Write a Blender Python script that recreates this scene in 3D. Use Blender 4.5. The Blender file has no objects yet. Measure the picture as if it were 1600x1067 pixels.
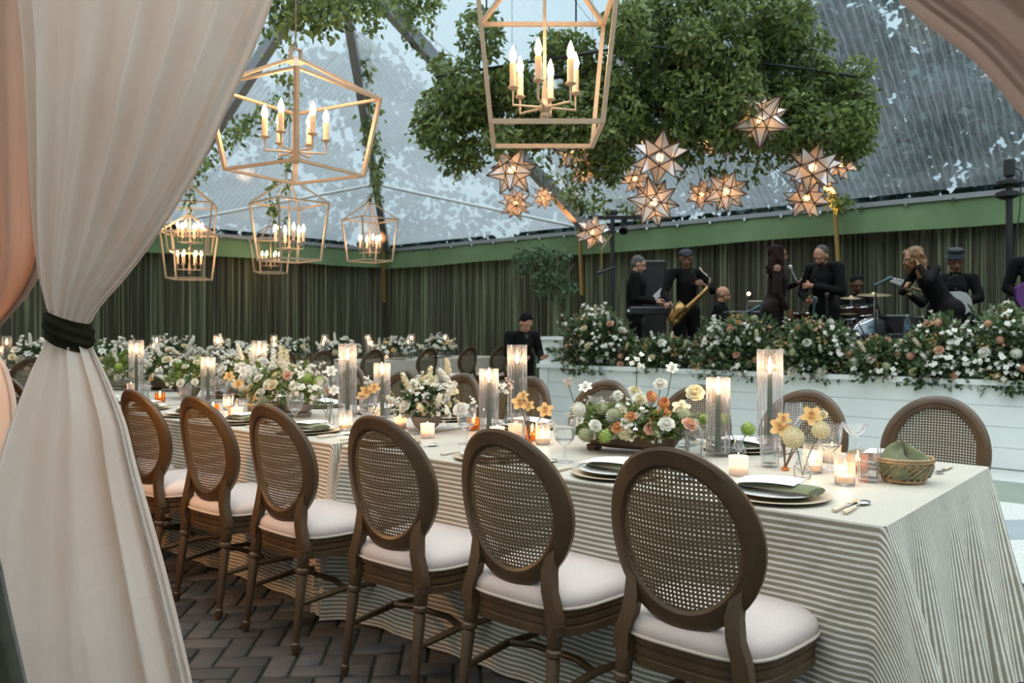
import bpy, bmesh, math, random
import numpy as np
from mathutils import Vector, Matrix, Quaternion, Euler
random.seed(7); rng = np.random.default_rng(7)
PI = math.pi
sc = bpy.context.scene
C = sc.collection

# ---------------------------------------------------------------- camera
F = 1286.0; HY = 514.0; EYE = 1.29
A = math.radians(41.03); CA, SA = math.cos(A), math.sin(A)
cam = bpy.data.cameras.new('camera'); camo = bpy.data.objects.new('camera', cam); C.objects.link(camo)
cam.sensor_width = 36; cam.lens = 36*F/1600.0
cam.shift_y = -(533.5-HY)/1600.0
camo.location = (0, 0, EYE); camo.rotation_euler = (PI/2, 0, A)
cam.clip_end = 300
cam.dof.use_dof = True; cam.dof.focus_distance = 2.7; cam.dof.aperture_fstop = 5.0
sc.camera = camo

# ---------------------------------------------------------------- view + world
sc.view_settings.view_transform = 'Standard'; sc.view_settings.look = 'None'
sc.view_settings.gamma = 1; sc.view_settings.use_curve_mapping = False
sc.view_settings.exposure = 0.76
cy = sc.cycles
cy.max_bounces = 7; cy.diffuse_bounces = 3; cy.glossy_bounces = 3; cy.transmission_bounces = 4
cy.transparent_max_bounces = 28; cy.caustics_reflective = False; cy.caustics_refractive = False
cy.sample_clamp_indirect = 4
cy.use_adaptive_sampling = True; cy.adaptive_threshold = 0.02
w = bpy.data.worlds.new('world'); sc.world = w; w.use_nodes = True
nt = w.node_tree; nt.nodes.clear()
wo = nt.nodes.new('ShaderNodeOutputWorld'); bg = nt.nodes.new('ShaderNodeBackground')
tc = nt.nodes.new('ShaderNodeTexCoord'); sx = nt.nodes.new('ShaderNodeSeparateXYZ')
rp = nt.nodes.new('ShaderNodeValToRGB')
nt.links.new(tc.outputs['Generated'], sx.inputs[0]); nt.links.new(sx.outputs['Z'], rp.inputs[0])
e = rp.color_ramp.elements
e[0].position = 0.0; e[0].color = (0.10, 0.125, 0.135, 1)
e[1].position = 0.78; e[1].color = (0.95, 0.97, 0.98, 1)
m_ = rp.color_ramp.elements.new(0.42); m_.color = (0.165, 0.215, 0.24, 1)
nt.links.new(rp.outputs[0], bg.inputs[0]); bg.inputs[1].default_value = 2.5
nt.links.new(bg.outputs[0], wo.inputs[0])

# ---------------------------------------------------------------- coordinates
def cw(x, d, z=0.0):                    # camera-frame (right, depth) to world
    return Vector((x*CA - d*SA, x*SA + d*CA, z))
def pd(px, py, d):                      # pixel at a depth
    return cw((px-800)/F*d, d, EYE-(py-HY)/F*d)
def pz(px, py, z):                      # pixel on a level plane
    d = F*(EYE-z)/(py-HY)
    return cw((px-800)/F*d, d, z)
def dep(v): return -v[0]*SA + v[1]*CA

def light(name, kind, loc, energy, color, size=0.05, rot=None, spot=None):
    l = bpy.data.lights.new(name, kind); l.energy = energy; l.color = color
    if kind == 'AREA': l.size = size
    else: l.shadow_soft_size = size
    if spot: l.spot_size = spot; l.spot_blend = 0.8
    o = bpy.data.objects.new(name, l); C.objects.link(o); o.location = loc
    if rot: o.rotation_euler = rot
    return o
WARM = (1.0, 0.66, 0.40)
# uplights that wash the tent legs and beams warm
for X_, e_ in ((-4.3, 170), (-8.9, 90), (-14.2, 50)):
    light('uplight', 'SPOT', (X_, 11.95, 2.55), e_, (1.0, 0.40, 0.14), 0.05, rot=(PI+.35, 0, 0), spot=.75)
# unseen warm light added behind the pink drape, left of frame, for its glow
light('entrance_warm_light', 'POINT', cw(-2.2, 3.15, 1.3), 30, (1.0, 0.50, 0.20), 0.12)

# ---------------------------------------------------------------- materials
MATS = {}
def mat(name, col, rough=0.6, metal=0.0, var=0.0, scale=20.0, bump=0.0, bscale=60.0, emis=None, es=0.0,
        island=0.0, col2=None, trans=0.0, sheen=0.0, spec=0.5, coat=0.0, stretch=None):
    if name in MATS: return MATS[name]
    m = bpy.data.materials.new(name); m.use_nodes = True; N = m.node_tree.nodes; L = m.node_tree.links
    b = N['Principled BSDF']; b.inputs['Base Color'].default_value = (*col, 1)
    b.inputs['Roughness'].default_value = rough; b.inputs['Metallic'].default_value = metal
    b.inputs['Specular IOR Level'].default_value = spec
    if sheen: b.inputs['Sheen Weight'].default_value = sheen; b.inputs['Sheen Roughness'].default_value = 0.4
    if coat: b.inputs['Coat Weight'].default_value = coat
    t = N.new('ShaderNodeTexCoord'); mp = N.new('ShaderNodeMapping'); L.new(t.outputs['Object'], mp.inputs[0])
    if stretch: mp.inputs['Scale'].default_value = stretch
    if var > 0 or col2:
        n = N.new('ShaderNodeTexNoise'); n.inputs['Scale'].default_value = scale; n.inputs['Detail'].default_value = 4
        L.new(mp.outputs[0], n.inputs[0])
        r = N.new('ShaderNodeValToRGB'); L.new(n.outputs[0], r.inputs[0])
        c2 = col2 or tuple(max(0, c*(1-var)) for c in col)
        r.color_ramp.elements[0].color = (*c2, 1); r.color_ramp.elements[0].position = 0.35
        r.color_ramp.elements[1].color = (*col, 1); r.color_ramp.elements[1].position = 0.65
        src = r.outputs[0]
    else: src = None
    if island > 0:
        g = N.new('ShaderNodeNewGeometry'); h = N.new('ShaderNodeHueSaturation'); mr = N.new('ShaderNodeMapRange')
        L.new(g.outputs['Random Per Island'], mr.inputs[0]); mr.inputs[3].default_value = 1-island; mr.inputs[4].default_value = 1+island
        L.new(mr.outputs[0], h.inputs['Value'])
        mr2 = N.new('ShaderNodeMapRange'); L.new(g.outputs['Random Per Island'], mr2.inputs[0]); mr2.inputs[3].default_value = 0.515; mr2.inputs[4].default_value = 0.485
        L.new(mr2.outputs[0], h.inputs['Hue'])
        if src: L.new(src, h.inputs['Color'])
        else: h.inputs['Color'].default_value = (*col, 1)
        src = h.outputs[0]
    if src: L.new(src, b.inputs['Base Color'])
    if bump > 0:
        n2 = N.new('ShaderNodeTexNoise'); n2.inputs['Scale'].default_value = bscale; n2.inputs['Detail'].default_value = 3
        L.new(mp.outputs[0], n2.inputs[0])
        bp = N.new('ShaderNodeBump'); bp.inputs['Strength'].default_value = bump; bp.inputs['Distance'].default_value = 0.01
        L.new(n2.outputs[0], bp.inputs['Height']); L.new(bp.outputs[0], b.inputs['Normal'])
    if emis: b.inputs['Emission Color'].default_value = (*emis, 1); b.inputs['Emission Strength'].default_value = es
    if trans > 0:
        tr = N.new('ShaderNodeBsdfTranslucent'); mx = N.new('ShaderNodeMixShader'); mx.inputs[0].default_value = trans
        if src: L.new(src, tr.inputs[0])
        else: tr.inputs[0].default_value = (*col, 1)
        L.new(b.outputs[0], mx.inputs[1]); L.new(tr.outputs[0], mx.inputs[2]); L.new(mx.outputs[0], N['Material Output'].inputs[0])
    if emis: m.cycles.emission_sampling = 'NONE'
    MATS[name] = m; return m

def glass_mat(name, tint=(0.93, 0.95, 0.95), haze=0.10, gl=1.0, hazecol=(0.85, 0.88, 0.9)):
    m = bpy.data.materials.new(name); m.use_nodes = True; N = m.node_tree.nodes; L = m.node_tree.links
    N.remove(N['Principled BSDF']); out = N['Material Output']
    t = N.new('ShaderNodeBsdfTransparent'); t.inputs[0].default_value = (*tint, 1)
    g = N.new('ShaderNodeBsdfGlossy'); g.inputs['Roughness'].default_value = 0.06; g.inputs[0].default_value = (gl, gl, gl, 1)
    lw = N.new('ShaderNodeLayerWeight'); lw.inputs[0].default_value = 0.16
    mx = N.new('ShaderNodeMixShader'); L.new(lw.outputs['Fresnel'], mx.inputs[0]); L.new(t.outputs[0], mx.inputs[1]); L.new(g.outputs[0], mx.inputs[2])
    d = N.new('ShaderNodeBsdfDiffuse'); d.inputs[0].default_value = (*hazecol, 1)
    tl = N.new('ShaderNodeBsdfTranslucent'); tl.inputs[0].default_value = (*hazecol, 1)
    ad = N.new('ShaderNodeMixShader'); ad.inputs[0].default_value = 0.5; L.new(d.outputs[0], ad.inputs[1]); L.new(tl.outputs[0], ad.inputs[2])
    mx2 = N.new('ShaderNodeMixShader')
    fc = N.new('ShaderNodeMath'); fc.operation = 'MULTIPLY_ADD'; L.new(lw.outputs['Facing'], fc.inputs[0]); fc.inputs[1].default_value = haze*2.2; fc.inputs[2].default_value = haze*0.4
    L.new(fc.outputs[0], mx2.inputs[0]); L.new(mx.outputs[0], mx2.inputs[1]); L.new(ad.outputs[0], mx2.inputs[2])
    L.new(mx2.outputs[0], out.inputs[0]); MATS[name] = m; return m

# ---------------------------------------------------------------- mesh tools
class MB:
    def __init__(s): s.v = []; s.f = []; s.uv = None
    def add(s, v, f):
        o = len(s.v); s.v.extend([tuple(p) for p in v]); s.f.extend([tuple(i+o for i in q) for q in f]); return s
    def box(s, c, size, rot=None, taper=1.0, bev=0.0):
        hx, hy, hz = [q/2 for q in size]
        b = min(bev, hx*.9, hy*.9)
        if b > 0: prof = [(-hx+b, -hy), (hx-b, -hy), (hx, -hy+b), (hx, hy-b), (hx-b, hy), (-hx+b, hy), (-hx, hy-b), (-hx, -hy+b)]
        else: prof = [(-hx, -hy), (hx, -hy), (hx, hy), (-hx, hy)]
        n = len(prof); vs = []
        levels = [(-hz, 1.0), (hz, taper)]
        if bev > 0 and hz > bev: levels = [(-hz, 1-b/max(hx, hy)), (-hz+b, 1.0), (hz-b, taper), (hz, taper*(1-b/max(hx, hy)))]
        for z, k in levels:
            for x, y in prof: vs.append(Vector((x*k, y*k, z)))
        fs = [tuple(range(n))[::-1], tuple(range(n*(len(levels)-1), n*len(levels)))]
        for l in range(len(levels)-1):
            for i in range(n): fs.append((l*n+i, l*n+(i+1) % n, (l+1)*n+(i+1) % n, (l+1)*n+i))
        M = rot if isinstance(rot, Matrix) else (Euler(rot).to_matrix() if rot else Matrix.Identity(3))
        cc = Vector(c); return s.add([M @ p + cc for p in vs], fs)
    def bar(s, a, b, w_, h_=None, up=(0, 0, 1)):
        a = Vector(a); b = Vector(b); h_ = h_ or w_; d = b-a; L_ = d.length; z = d.normalized(); u = Vector(up)
        if abs(z.dot(u)) > .98: u = Vector((1, 0, 0))
        x = u.cross(z).normalized(); y = z.cross(x)
        M = Matrix((x, y, z)).transposed()
        return s.box((a+b)/2, (w_, h_, L_), M)
    def lathe(s, prof, n=20, c=(0, 0, 0), rot=None, cap=True, ribs=0, ribamp=0.0):
        M = rot if isinstance(rot, Matrix) else (Euler(rot).to_matrix() if rot else Matrix.Identity(3))
        vs = []; cc = Vector(c)
        for r, z in prof:
            for i in range(n):
                a = 2*PI*i/n; rr = r*(1+ribamp*(1 if i % 2 else -1)) if ribs else r
                vs.append(M @ Vector((rr*math.cos(a), rr*math.sin(a), z)) + cc)
        fs = []
        for l in range(len(prof)-1):
            for i in range(n): fs.append((l*n+i, l*n+(i+1) % n, (l+1)*n+(i+1) % n, (l+1)*n+i))
        if cap:
            if prof[0][0] > 1e-5: fs.append(tuple(range(n))[::-1])
            if prof[-1][0] > 1e-5: fs.append(tuple(range(n*(len(prof)-1), n*len(prof))))
        return s.add(vs, fs)
    def tube(s, pts, r, n=8, closed=False, flat=1.0):
        pts = [Vector(p) for p in pts]; k = len(pts); vs = []
        up = Vector((0, 0, 1)); prev = None
        for i, p in enumerate(pts):
            a = pts[(i-1) % k] if (closed or i > 0) else p; b = pts[(i+1) % k] if (closed or i < k-1) else p
            t = (b-a).normalized() if (b-a).length > 1e-9 else Vector((0, 0, 1))
            if prev is None:
                u = up if abs(t.z) < .9 else Vector((1, 0, 0)); x = u.cross(t).normalized()
            else: x = (prev - t*prev.dot(t)).normalized()
            prev = x; y = t.cross(x); rr = r[i] if isinstance(r, (list, tuple)) else r
            for j in range(n):
                an = 2*PI*j/n; vs.append(p + x*math.cos(an)*rr + y*math.sin(an)*rr*flat)
        fs = []
        for i in range(k if closed else k-1):
            i2 = (i+1) % k
            for j in range(n): fs.append((i*n+j, i*n+(j+1) % n, i2*n+(j+1) % n, i2*n+j))
        if not closed: fs += [tuple(range(n))[::-1], tuple(range((k-1)*n, k*n))]
        return s.add(vs, fs)
    def sphere(s, c, r, n=12, m=8, sc3=(1, 1, 1), rot=None):
        M = rot if isinstance(rot, Matrix) else (Euler(rot).to_matrix() if rot else Matrix.Identity(3)); cc = Vector(c)
        vs = [M @ Vector((0, 0, -r*sc3[2])) + cc]
        for j in range(1, m):
            ph = -PI/2+PI*j/m
            for i in range(n):
                a = 2*PI*i/n; vs.append(M @ Vector((r*sc3[0]*math.cos(ph)*math.cos(a), r*sc3[1]*math.cos(ph)*math.sin(a), r*sc3[2]*math.sin(ph))) + cc)
        vs.append(M @ Vector((0, 0, r*sc3[2])) + cc); fs = []
        for i in range(n): fs.append((0, 1+(i+1) % n, 1+i))
        for j in range(m-2):
            for i in range(n): fs.append((1+j*n+i, 1+j*n+(i+1) % n, 1+(j+1)*n+(i+1) % n, 1+(j+1)*n+i))
        o = 1+(m-2)*n
        for i in range(n): fs.append((o+i, o+(i+1) % n, len(vs)-1))
        return s.add(vs, fs)
    def build(s, name, m, parent=None, smooth=35, loc=None, rz=0):
        me = bpy.data.meshes.new(name); me.from_pydata(s.v, [], s.f); me.materials.append(m)
        if smooth:
            me.polygons.foreach_set('use_smooth', [True]*len(me.polygons))
            if smooth < 180: me.set_sharp_from_angle(angle=math.radians(smooth))
        if s.uv:
            uvl = me.uv_layers.new(name='UVMap'); li = np.zeros(len(me.loops), dtype=np.int32); me.loops.foreach_get('vertex_index', li)
            uvl.data.foreach_set('uv', np.array(s.uv, dtype=np.float32)[li].ravel())
        me.update(); return link(name, me, parent, loc, rz)
def link(name, me, parent=None, loc=None, rz=0):
    o = bpy.data.objects.new(name, me); C.objects.link(o)
    if parent: o.parent = parent
    if loc is not None: o.location = loc
    if rz: o.rotation_euler = (0, 0, rz)
    return o
def np_mesh(name, V, tmpl_faces, nv, m, smooth=False):
    """V: (K, nv, 3) copies of a template"""
    K = V.shape[0]; me = bpy.data.meshes.new(name)
    me.vertices.add(K*nv); me.vertices.foreach_set('co', V.reshape(-1).astype(np.float32))
    lt = np.concatenate([np.array(f) for f in tmpl_faces]); sz = np.array([len(f) for f in tmpl_faces])
    loops = (lt[None, :] + (np.arange(K)*nv)[:, None]).reshape(-1)
    me.loops.add(len(loops)); me.loops.foreach_set('vertex_index', loops.astype(np.int32))
    st = np.concatenate([[0], np.cumsum(sz)[:-1]]); starts = (st[None, :] + (np.arange(K)*len(lt))[:, None]).reshape(-1)
    me.polygons.add(len(starts)); me.polygons.foreach_set('loop_start', starts.astype(np.int32))
    me.update(calc_edges=True); me.materials.append(m)
    if smooth: me.polygons.foreach_set('use_smooth', [True]*len(me.polygons))
    return me
LEAF_V = np.array([(0, 0, 0), (-.24, .3, .05), (-.2, .68, .04), (0, 1, -.06), (.2, .68, .04), (.24, .3, .05), (0, .34, -.03), (0, .68, -.04)])
LEAF_F = [(0, 5, 6), (0, 6, 1), (6, 5, 4, 7), (1, 6, 7, 2), (7, 4, 3), (2, 7, 3)]
QUAD_V = np.array([(0, 0, 0), (-.3, .5, .03), (0, 1, 0), (.3, .5, .03)]); QUAD_F = [(0, 3, 2, 1)]
def rand_rot(K, down=0.0, dirs=None):
    """random orientation; y axis of the leaf follows dirs or a random direction pulled down"""
    if dirs is None:
        d = rng.normal(size=(K, 3)); d /= np.linalg.norm(d, axis=1)[:, None]; d[:, 2] -= down
    else: d = np.array(dirs, dtype=float) + rng.normal(size=(K, 3))*0.35
    y = d/np.linalg.norm(d, axis=1)[:, None]
    r = rng.normal(size=(K, 3)); x = np.cross(y, r); x /= np.linalg.norm(x, axis=1)[:, None]; z = np.cross(x, y)
    return np.stack([x, y, z], axis=2)
def leaves(name, pos, size, m, down=0.0, dirs=None, quad=False, jitter=0.35, width=1.0):
    pos = np.asarray(pos, dtype=float); K = len(pos); R = rand_rot(K, down, dirs)
    T = (QUAD_V if quad else LEAF_V)*np.array([width, 1, 1]); S = size*(1+rng.uniform(-jitter, jitter, K))
    V = np.einsum('kij,nj->kni', R, T)*S[:, None, None] + pos[:, None, :]
    return np_mesh(name, V, QUAD_F if quad else LEAF_F, len(T), m)

def empty(name, loc=(0, 0, 0), rz=0):
    o = bpy.data.objects.new(name, None); C.objects.link(o); o.location = loc; o.rotation_euler = (0, 0, rz); o.empty_display_size = .1; return o
def tag(o, label=None, cat=None, group=None, kind=None):
    if label: o['label'] = label
    if cat: o['category'] = cat
    if group: o['group'] = group
    if kind: o['kind'] = kind
    return o
def roofz(x, y):
    return min(3.08+(12.5-y)*.554, 3.08+(y-.7)*.554, 3.08+(x+14.7)*.554)
def thing(name, label, cat, loc=(0, 0, 0), rz=0, group=None): return tag(empty(name, loc, rz), label, cat, group)
KIDS = {}
def copy_tree(o, parent=None, top=True):
    c = o.copy(); C.objects.link(c); c.parent = parent
    if top:
        for k in ('label', 'group'):
            if k in c: del c[k]
    for ch in list(o.children): copy_tree(ch, c, False)
    return c
ORD = ['first', 'second', 'third', 'fourth', 'fifth', 'sixth', 'seventh', 'eighth', 'ninth', 'tenth', 'eleventh', 'twelfth', 'thirteenth',
       'fourteenth', 'fifteenth', 'sixteenth', 'seventeenth', 'eighteenth', 'nineteenth', 'twentieth', 'twenty-first', 'twenty-second', 'twenty-third', 'twenty-fourth', 'twenty-fifth', 'twenty-sixth', 'twenty-seventh', 'twenty-eighth']

# palette
M_wood = mat('oak_wood', (0.088, 0.050, 0.022), .42, var=.4, scale=9, stretch=(1, 1, .25), bump=.15, bscale=80)
M_cane = mat('woven_cane', (0.105, 0.072, 0.034), .6)
M_seat = mat('seat_linen', (0.58, 0.495, 0.455), .9, var=.06, scale=140, bump=.15, bscale=400, sheen=.2)
M_pipe = mat('seat_piping', (0.50, 0.43, 0.36), .9)
M_brass = mat('brushed_gold', (0.50, 0.36, 0.24), .5, metal=.3, var=.12, scale=30)
M_sleeve = mat('candle_sleeve', (0.80, 0.62, 0.42), .6, trans=.3)
M_bulb = mat('bulb_glow', (1, .8, .5), .5, emis=(1.0, 0.66, 0.30), es=26)
M_flame = mat('flame_glow', (1, .8, .5), .5, emis=(1.0, 0.62, 0.26), es=24)
M_starbulb = mat('star_bulb_glow', (1, .8, .5), .5, emis=(1.0, 0.60, 0.25), es=18)
M_greenwax = mat('green_wax', (0.016, 0.060, 0.032), .45)
M_wax = mat('ivory_wax', (0.85, 0.72, 0.55), .5, trans=.4)
M_leaf = mat('vine_leaf', (0.150, 0.205, 0.058), .45, island=.65, trans=.38)
M_leafd = mat('dark_leaf', (0.050, 0.095, 0.032), .5, island=.5, trans=.2)
M_leafl = mat('light_leaf', (0.16, 0.22, 0.06), .6, island=.4, trans=.35)
M_stem = mat('green_stem', (0.06, 0.09, 0.03), .6)
M_twig = mat('brown_twig', (0.10, 0.055, 0.035), .7)
M_white = mat('white_petal', (0.80, 0.78, 0.69), .7, island=.06, trans=.25)
M_cream = mat('cream_petal', (0.78, 0.70, 0.47), .7, island=.08, trans=.25)
M_blush = mat('blush_petal', (0.72, 0.44, 0.30), .7, island=.08, trans=.25)
M_peach = mat('peach_petal', (0.72, 0.36, 0.16), .7, island=.1, trans=.25)
M_gold = mat('ochre_petal', (0.70, 0.46, 0.17), .7, island=.1, trans=.25)
M_lime = mat('lime_floret', (0.30, 0.42, 0.10), .7, island=.3, trans=.25)
M_sage = mat('sage_floret', (0.36, 0.38, 0.22), .8, island=.25, trans=.2)
M_glass = glass_mat('clear_glass', tint=(.98, .98, .98), haze=.17, gl=.95, hazecol=(.95, .95, .95))
M_ribglass = glass_mat('ribbed_glass', tint=(.985, .98, .98), haze=.15, gl=.95, hazecol=(.92, .88, .90))
M_water = glass_mat('water', tint=(.90, .95, .95), haze=.05)
M_frost = mat('frosted_votive', (0.88, 0.80, 0.74), .5, trans=.6)
M_amber = glass_mat('amber_glass', tint=(.95, .62, .34), haze=.16, hazecol=(.9, .55, .3))
M_china = mat('white_china', (0.72, 0.73, 0.70), .25)
M_rattan = mat('rattan', (0.42, 0.27, 0.13), .6, var=.3, scale=60)
M_silver = mat('silver', (0.62, 0.62, 0.62), .25, metal=1)
M_card = mat('menu_card', (0.80, 0.80, 0.77), .8)
M_olive = mat('olive_velvet', (0.15, 0.16, 0.075), .9, sheen=.35, var=.3, scale=25)
M_velvet = mat('dark_green_velvet', (0.032, 0.034, 0.018), .85, sheen=.25, var=.3, scale=12, stretch=(1, 1, 4))
M_black = mat('black_metal', (0.012, 0.012, 0.013), .45)
M_blackcloth = mat('black_cloth', (0.012, 0.0115, 0.012), .85, var=.3, scale=30)
M_paint = mat('white_paint', (0.80, 0.83, 0.81), .55, var=.03, scale=3)
M_alum = mat('tent_aluminium', (0.30, 0.31, 0.32), .45, metal=.35, var=.1, scale=6)
M_chrome = mat('chrome', (0.7, 0.7, 0.72), .15, metal=1)
M_stone = mat('stone_bowl', (0.30, 0.27, 0.24), .8, var=.2, scale=30)
M_trough = mat('aged_wood_trough', (0.10, 0.05, 0.025), .6, var=.4, scale=14, bump=.3)

# ================================================================ the setting
XL, YR, YN, XE = -14.7, 12.5, 0.7, 5.5       # end wall, stage wall, near eave, open side
ZB, ZT = 2.69, 3.08; RIDGE_Y = 6.6; SL = 0.554; XH = XL + (YR-RIDGE_Y)
ZR = ZT + (YR-RIDGE_Y)*SL
def struct(o): o['kind'] = 'structure'; return o

# brick pavers, herringbone: real bricks, one colour each
def brick_floor():
    s = .205; wv = s/2; V = []; ca = math.cos(A+.06); sa = math.sin(A+.06); gap = .006
    def emit(cx, cy, lx, ly):
        X = cx*ca - cy*sa; Y = cx*sa + cy*ca
        X += -3.5; Y += 2.2
        if X < -9 or X > 1.5 or Y < 0.2 or Y > 3.55: return
        dz = random.uniform(-.0025, .0025); q = []
        for k, (b, z) in enumerate(((0, -.03), (0, -.006+dz), (.005, dz))):
            for sx_, sy_ in ((-1, -1), (1, -1), (1, 1), (-1, 1)):
                x = cx + sx_*(lx/2-gap-b); y = cy + sy_*(ly/2-gap-b)
                q.append((x*ca-y*sa-3.5, x*sa+y*ca+2.2, z))
        V.append(q)
    for i in range(-60, 61):
        for j in range(-20, 21):
            ox = (i + 4*j)*wv; oy = i*wv
            emit(ox+wv, oy+wv/2, s, wv); emit(ox+2.5*wv, oy, wv, s)
    fs = [(8, 9, 10, 11)]
    for l in (0, 4):
        for a in range(4): fs.append((l+a, l+(a+1) % 4, l+4+(a+1) % 4, l+4+a))
    m = mat('brick_paver', (0.054, 0.046, 0.041), .75, var=.35, scale=7, island=.45, bump=.4, bscale=90, col2=(0.036, 0.037, 0.036))
    me = np_mesh('floor', np.array(V), fs, 12, m); return struct(link('floor', me))
brick_floor()
g = MB(); g.add([(-9, .0, -.012), (1.6, .0, -.012), (1.6, 3.6, -.012), (-9, 3.6, -.012)], [(0, 1, 2, 3)])
struct(g.build('floor', mat('paver_sand', (0.030, 0.032, 0.020), .95, var=.4, scale=30, bump=.4), smooth=0))
g = MB(); g.add([(-24, -4, -.035), (12, -4, -.035), (12, 24, -.035), (-24, 24, -.035)], [(0, 1, 2, 3)])
struct(g.build('ground', mat('ground_soil', (0.045, 0.045, 0.035), .95, var=.4, scale=2), smooth=0))
# painted dance floor: white boards with sage and grey bands
g = MB(); g.box((-3.4, 6.13, -.0125), (11.2, 5.06, .025))
m_df = mat('dance_floor_white', (0.60, 0.62, 0.58), .45, var=.25, scale=70, col2=(.42, .43, .39))
struct(g.build('floor', m_df, smooth=0))
def band(pts, m, z=.002):
    g = MB(); n = len(pts); g.add([(x, y, z) for x, y in pts]+[(x, y, z-.006) for x, y in pts], [tuple(range(n))]+[(i, i+n, (i+1) % n+n, (i+1) % n) for i in range(n)])
    return struct(g.build('floor', m, smooth=0))
M_sagep = mat('sage_paint', (0.20, 0.24, 0.19), .5, var=.1, scale=5); M_greyp = mat('grey_paint', (0.27, 0.32, 0.33), .5, var=.1, scale=5)
band([(-9, 7.05), (2.2, 7.05), (2.2, 8.0), (-9, 8.0)], M_sagep)
band([(-3.1, 4.42), (-2.4, 4.42), (1.2, 8.0), (.5, 8.0)], M_greyp, .003)
band([(-9, 4.78), (2.2, 4.78), (2.2, 4.84), (-9, 4.84)], mat('floor_edge', (0.05, 0.05, 0.05), .5), .004)
# raised boards at the far end of the tent
g = MB(); g.box((-11.9, 8, -.02), (5.8, 9.2, .03)); struct(g.build('floor', mat('grey_carpet', (0.055, 0.055, 0.05), .95, var=.3, scale=40), smooth=0))

# pleated velvet walls
def pleated(name, p0, p1, z0, z1, m, amp=.07, pitch=.085, rows=3, nrm=(0, 1)):
    p0 = Vector(p0); p1 = Vector(p1); L_ = (p1-p0).length; n = int(L_/pitch*6); d = (p1-p0)/L_
    vs = []; fs = []
    r = random.Random(hash(name) % 1000 if False else len(name))
    ph = 0; phs = []
    for i in range(n+1):
        ph += 2*PI/6*(1+.55*math.sin(i*.037)+.5*r.uniform(-1, 1)); phs.append(ph)
    am = [amp*(.55+.45*math.sin(i*.021+1)*math.sin(i*.0047)) for i in range(n+1)]
    for k in range(rows+1):
        t = k/rows; z = z0+(z1-z0)*t
        for i in range(n+1):
            s_ = L_*i/n; o = am[i]*math.sin(phs[i]) * (1-.25*t) + .02*math.sin(phs[i]*.31+t*1.3)
            vs.append((p0.x+d.x*s_+nrm[0]*o, p0.y+d.y*s_+nrm[1]*o, z))
    for k in range(rows):
        for i in range(n): a = k*(n+1)+i; fs.append((a, a+1, a+n+2, a+n+1))
    g = MB(); g.add(vs, fs); return struct(g.build(name, m, smooth=180))
M_curt = mat('velvet_drape', (0.30, 0.35, 0.19), .8, var=.5, scale=4.5, sheen=.2, stretch=(5.5, 5.5, .05), bump=.4, bscale=40, col2=(0.052, 0.046, 0.024))  # velvet sheen painted into the colour as pale streaks over dark brown
for n_ in M_curt.node_tree.nodes:
    if n_.type == 'VALTORGB': n_.color_ramp.elements[0].position = .49; n_.color_ramp.elements[1].position = .74
pleated('wall_right', (XL-.1, YR, 0), (XE, YR, 0), 0, ZB+.06, M_curt)
pleated('wall_left', (XL, -1.5, 0), (XL, YR+.1, 0), 0, ZB+.06, M_curt, nrm=(1, 0))
# valance: smooth green velvet strip, sagging gently between clips
M_val = mat('velvet_valance', (0.135, 0.215, 0.095), .85, var=.16, scale=2.5, sheen=.35, bump=.2, bscale=8)
def valance(name, p0, p1, nrm):
    p0 = Vector(p0); p1 = Vector(p1); n = 90; vs = []; fs = []
    for k in range(5):
        z = ZT-.02-(ZT-ZB)*k/4
        for i in range(n+1):
            t = i/n; q = p0.lerp(p1, t); o = -.16-.03*k/4*(1+math.sin(t*61)); vs.append((q.x+nrm[0]*o, q.y+nrm[1]*o, z-(.018*abs(math.sin(t*n*.5)) if k == 0 else 0)-.012*math.sin(t*23)*(k == 4)))
    for k in range(4):
        for i in range(n): a = k*(n+1)+i; fs.append((a, a+1, a+n+2, a+n+1))
    g = MB(); g.add(vs, fs); return struct(g.build(name, M_val, smooth=180))
valance('trim_1', (XL+.15, YR, 0), (XE, YR, 0), (0, 1)); valance('trim_2', (XL, -1.5, 0), (XL, YR-.15, 0), (-1, 0))
# eave rails with clips
g = MB(); g.box(((XL+XE)/2, YR-.13, ZT+.0), (XE-XL, .12, .07)); struct(g.build('trim_3', M_alum, smooth=0))
g = MB(); g.box((XL+.13, YR/2-.9, ZT+.0), (.12, YR+1.6, .07)); struct(g.build('trim_4', M_alum, smooth=0))
g = MB()
for i in range(34): g.box((XL+.5+i*.6, YR-.20, ZT-.045), (.035, .02, .05))
for i in range(22): g.box((XL+.20, -.2+i*.6, ZT-.045), (.02, .035, .05))
struct(g.build('trim_5', M_chrome, smooth=0))

# roof beams
def beam(a, b, name='trim_6'):
    g = MB(); g.bar(a, b, .13, .20); o = g.build(name, M_alum, smooth=0); return struct(o)
k_ = 6
for X_ in (-4.3, -8.9, .6):
    beam((X_, YR-.1, ZT), (X_, RIDGE_Y, ZR), 'trim_%d' % k_); k_ += 1
    beam((X_, YN, ZT), (X_, RIDGE_Y, ZR), 'trim_%d' % k_); k_ += 1
for a in ((XL+.1, YR-.1, ZT), (XL+.1, YN, ZT), (XL+.1, 6.9, ZT)):
    beam(a, (XH, RIDGE_Y, ZR), 'trim_%d' % k_); k_ += 1
beam((XH, RIDGE_Y, ZR), (XE, RIDGE_Y, ZR), 'trim_%d' % k_); k_ += 1
# bracing rods: from half way up the corner hip down to the next beam feet
hm = Vector((XL+2.05, YR-2.05, ZT+2.05*SL-.08))
for b in ((-8.9, YR-.2, ZT+.05), (XL+.2, 6.9, ZT+.05)):
    g = MB(); g.tube([hm, b], .030, 8); struct(g.build('trim_%d' % k_, mat('white_rod', (.62, .66, .66), .4), smooth=60)); k_ += 1
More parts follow.
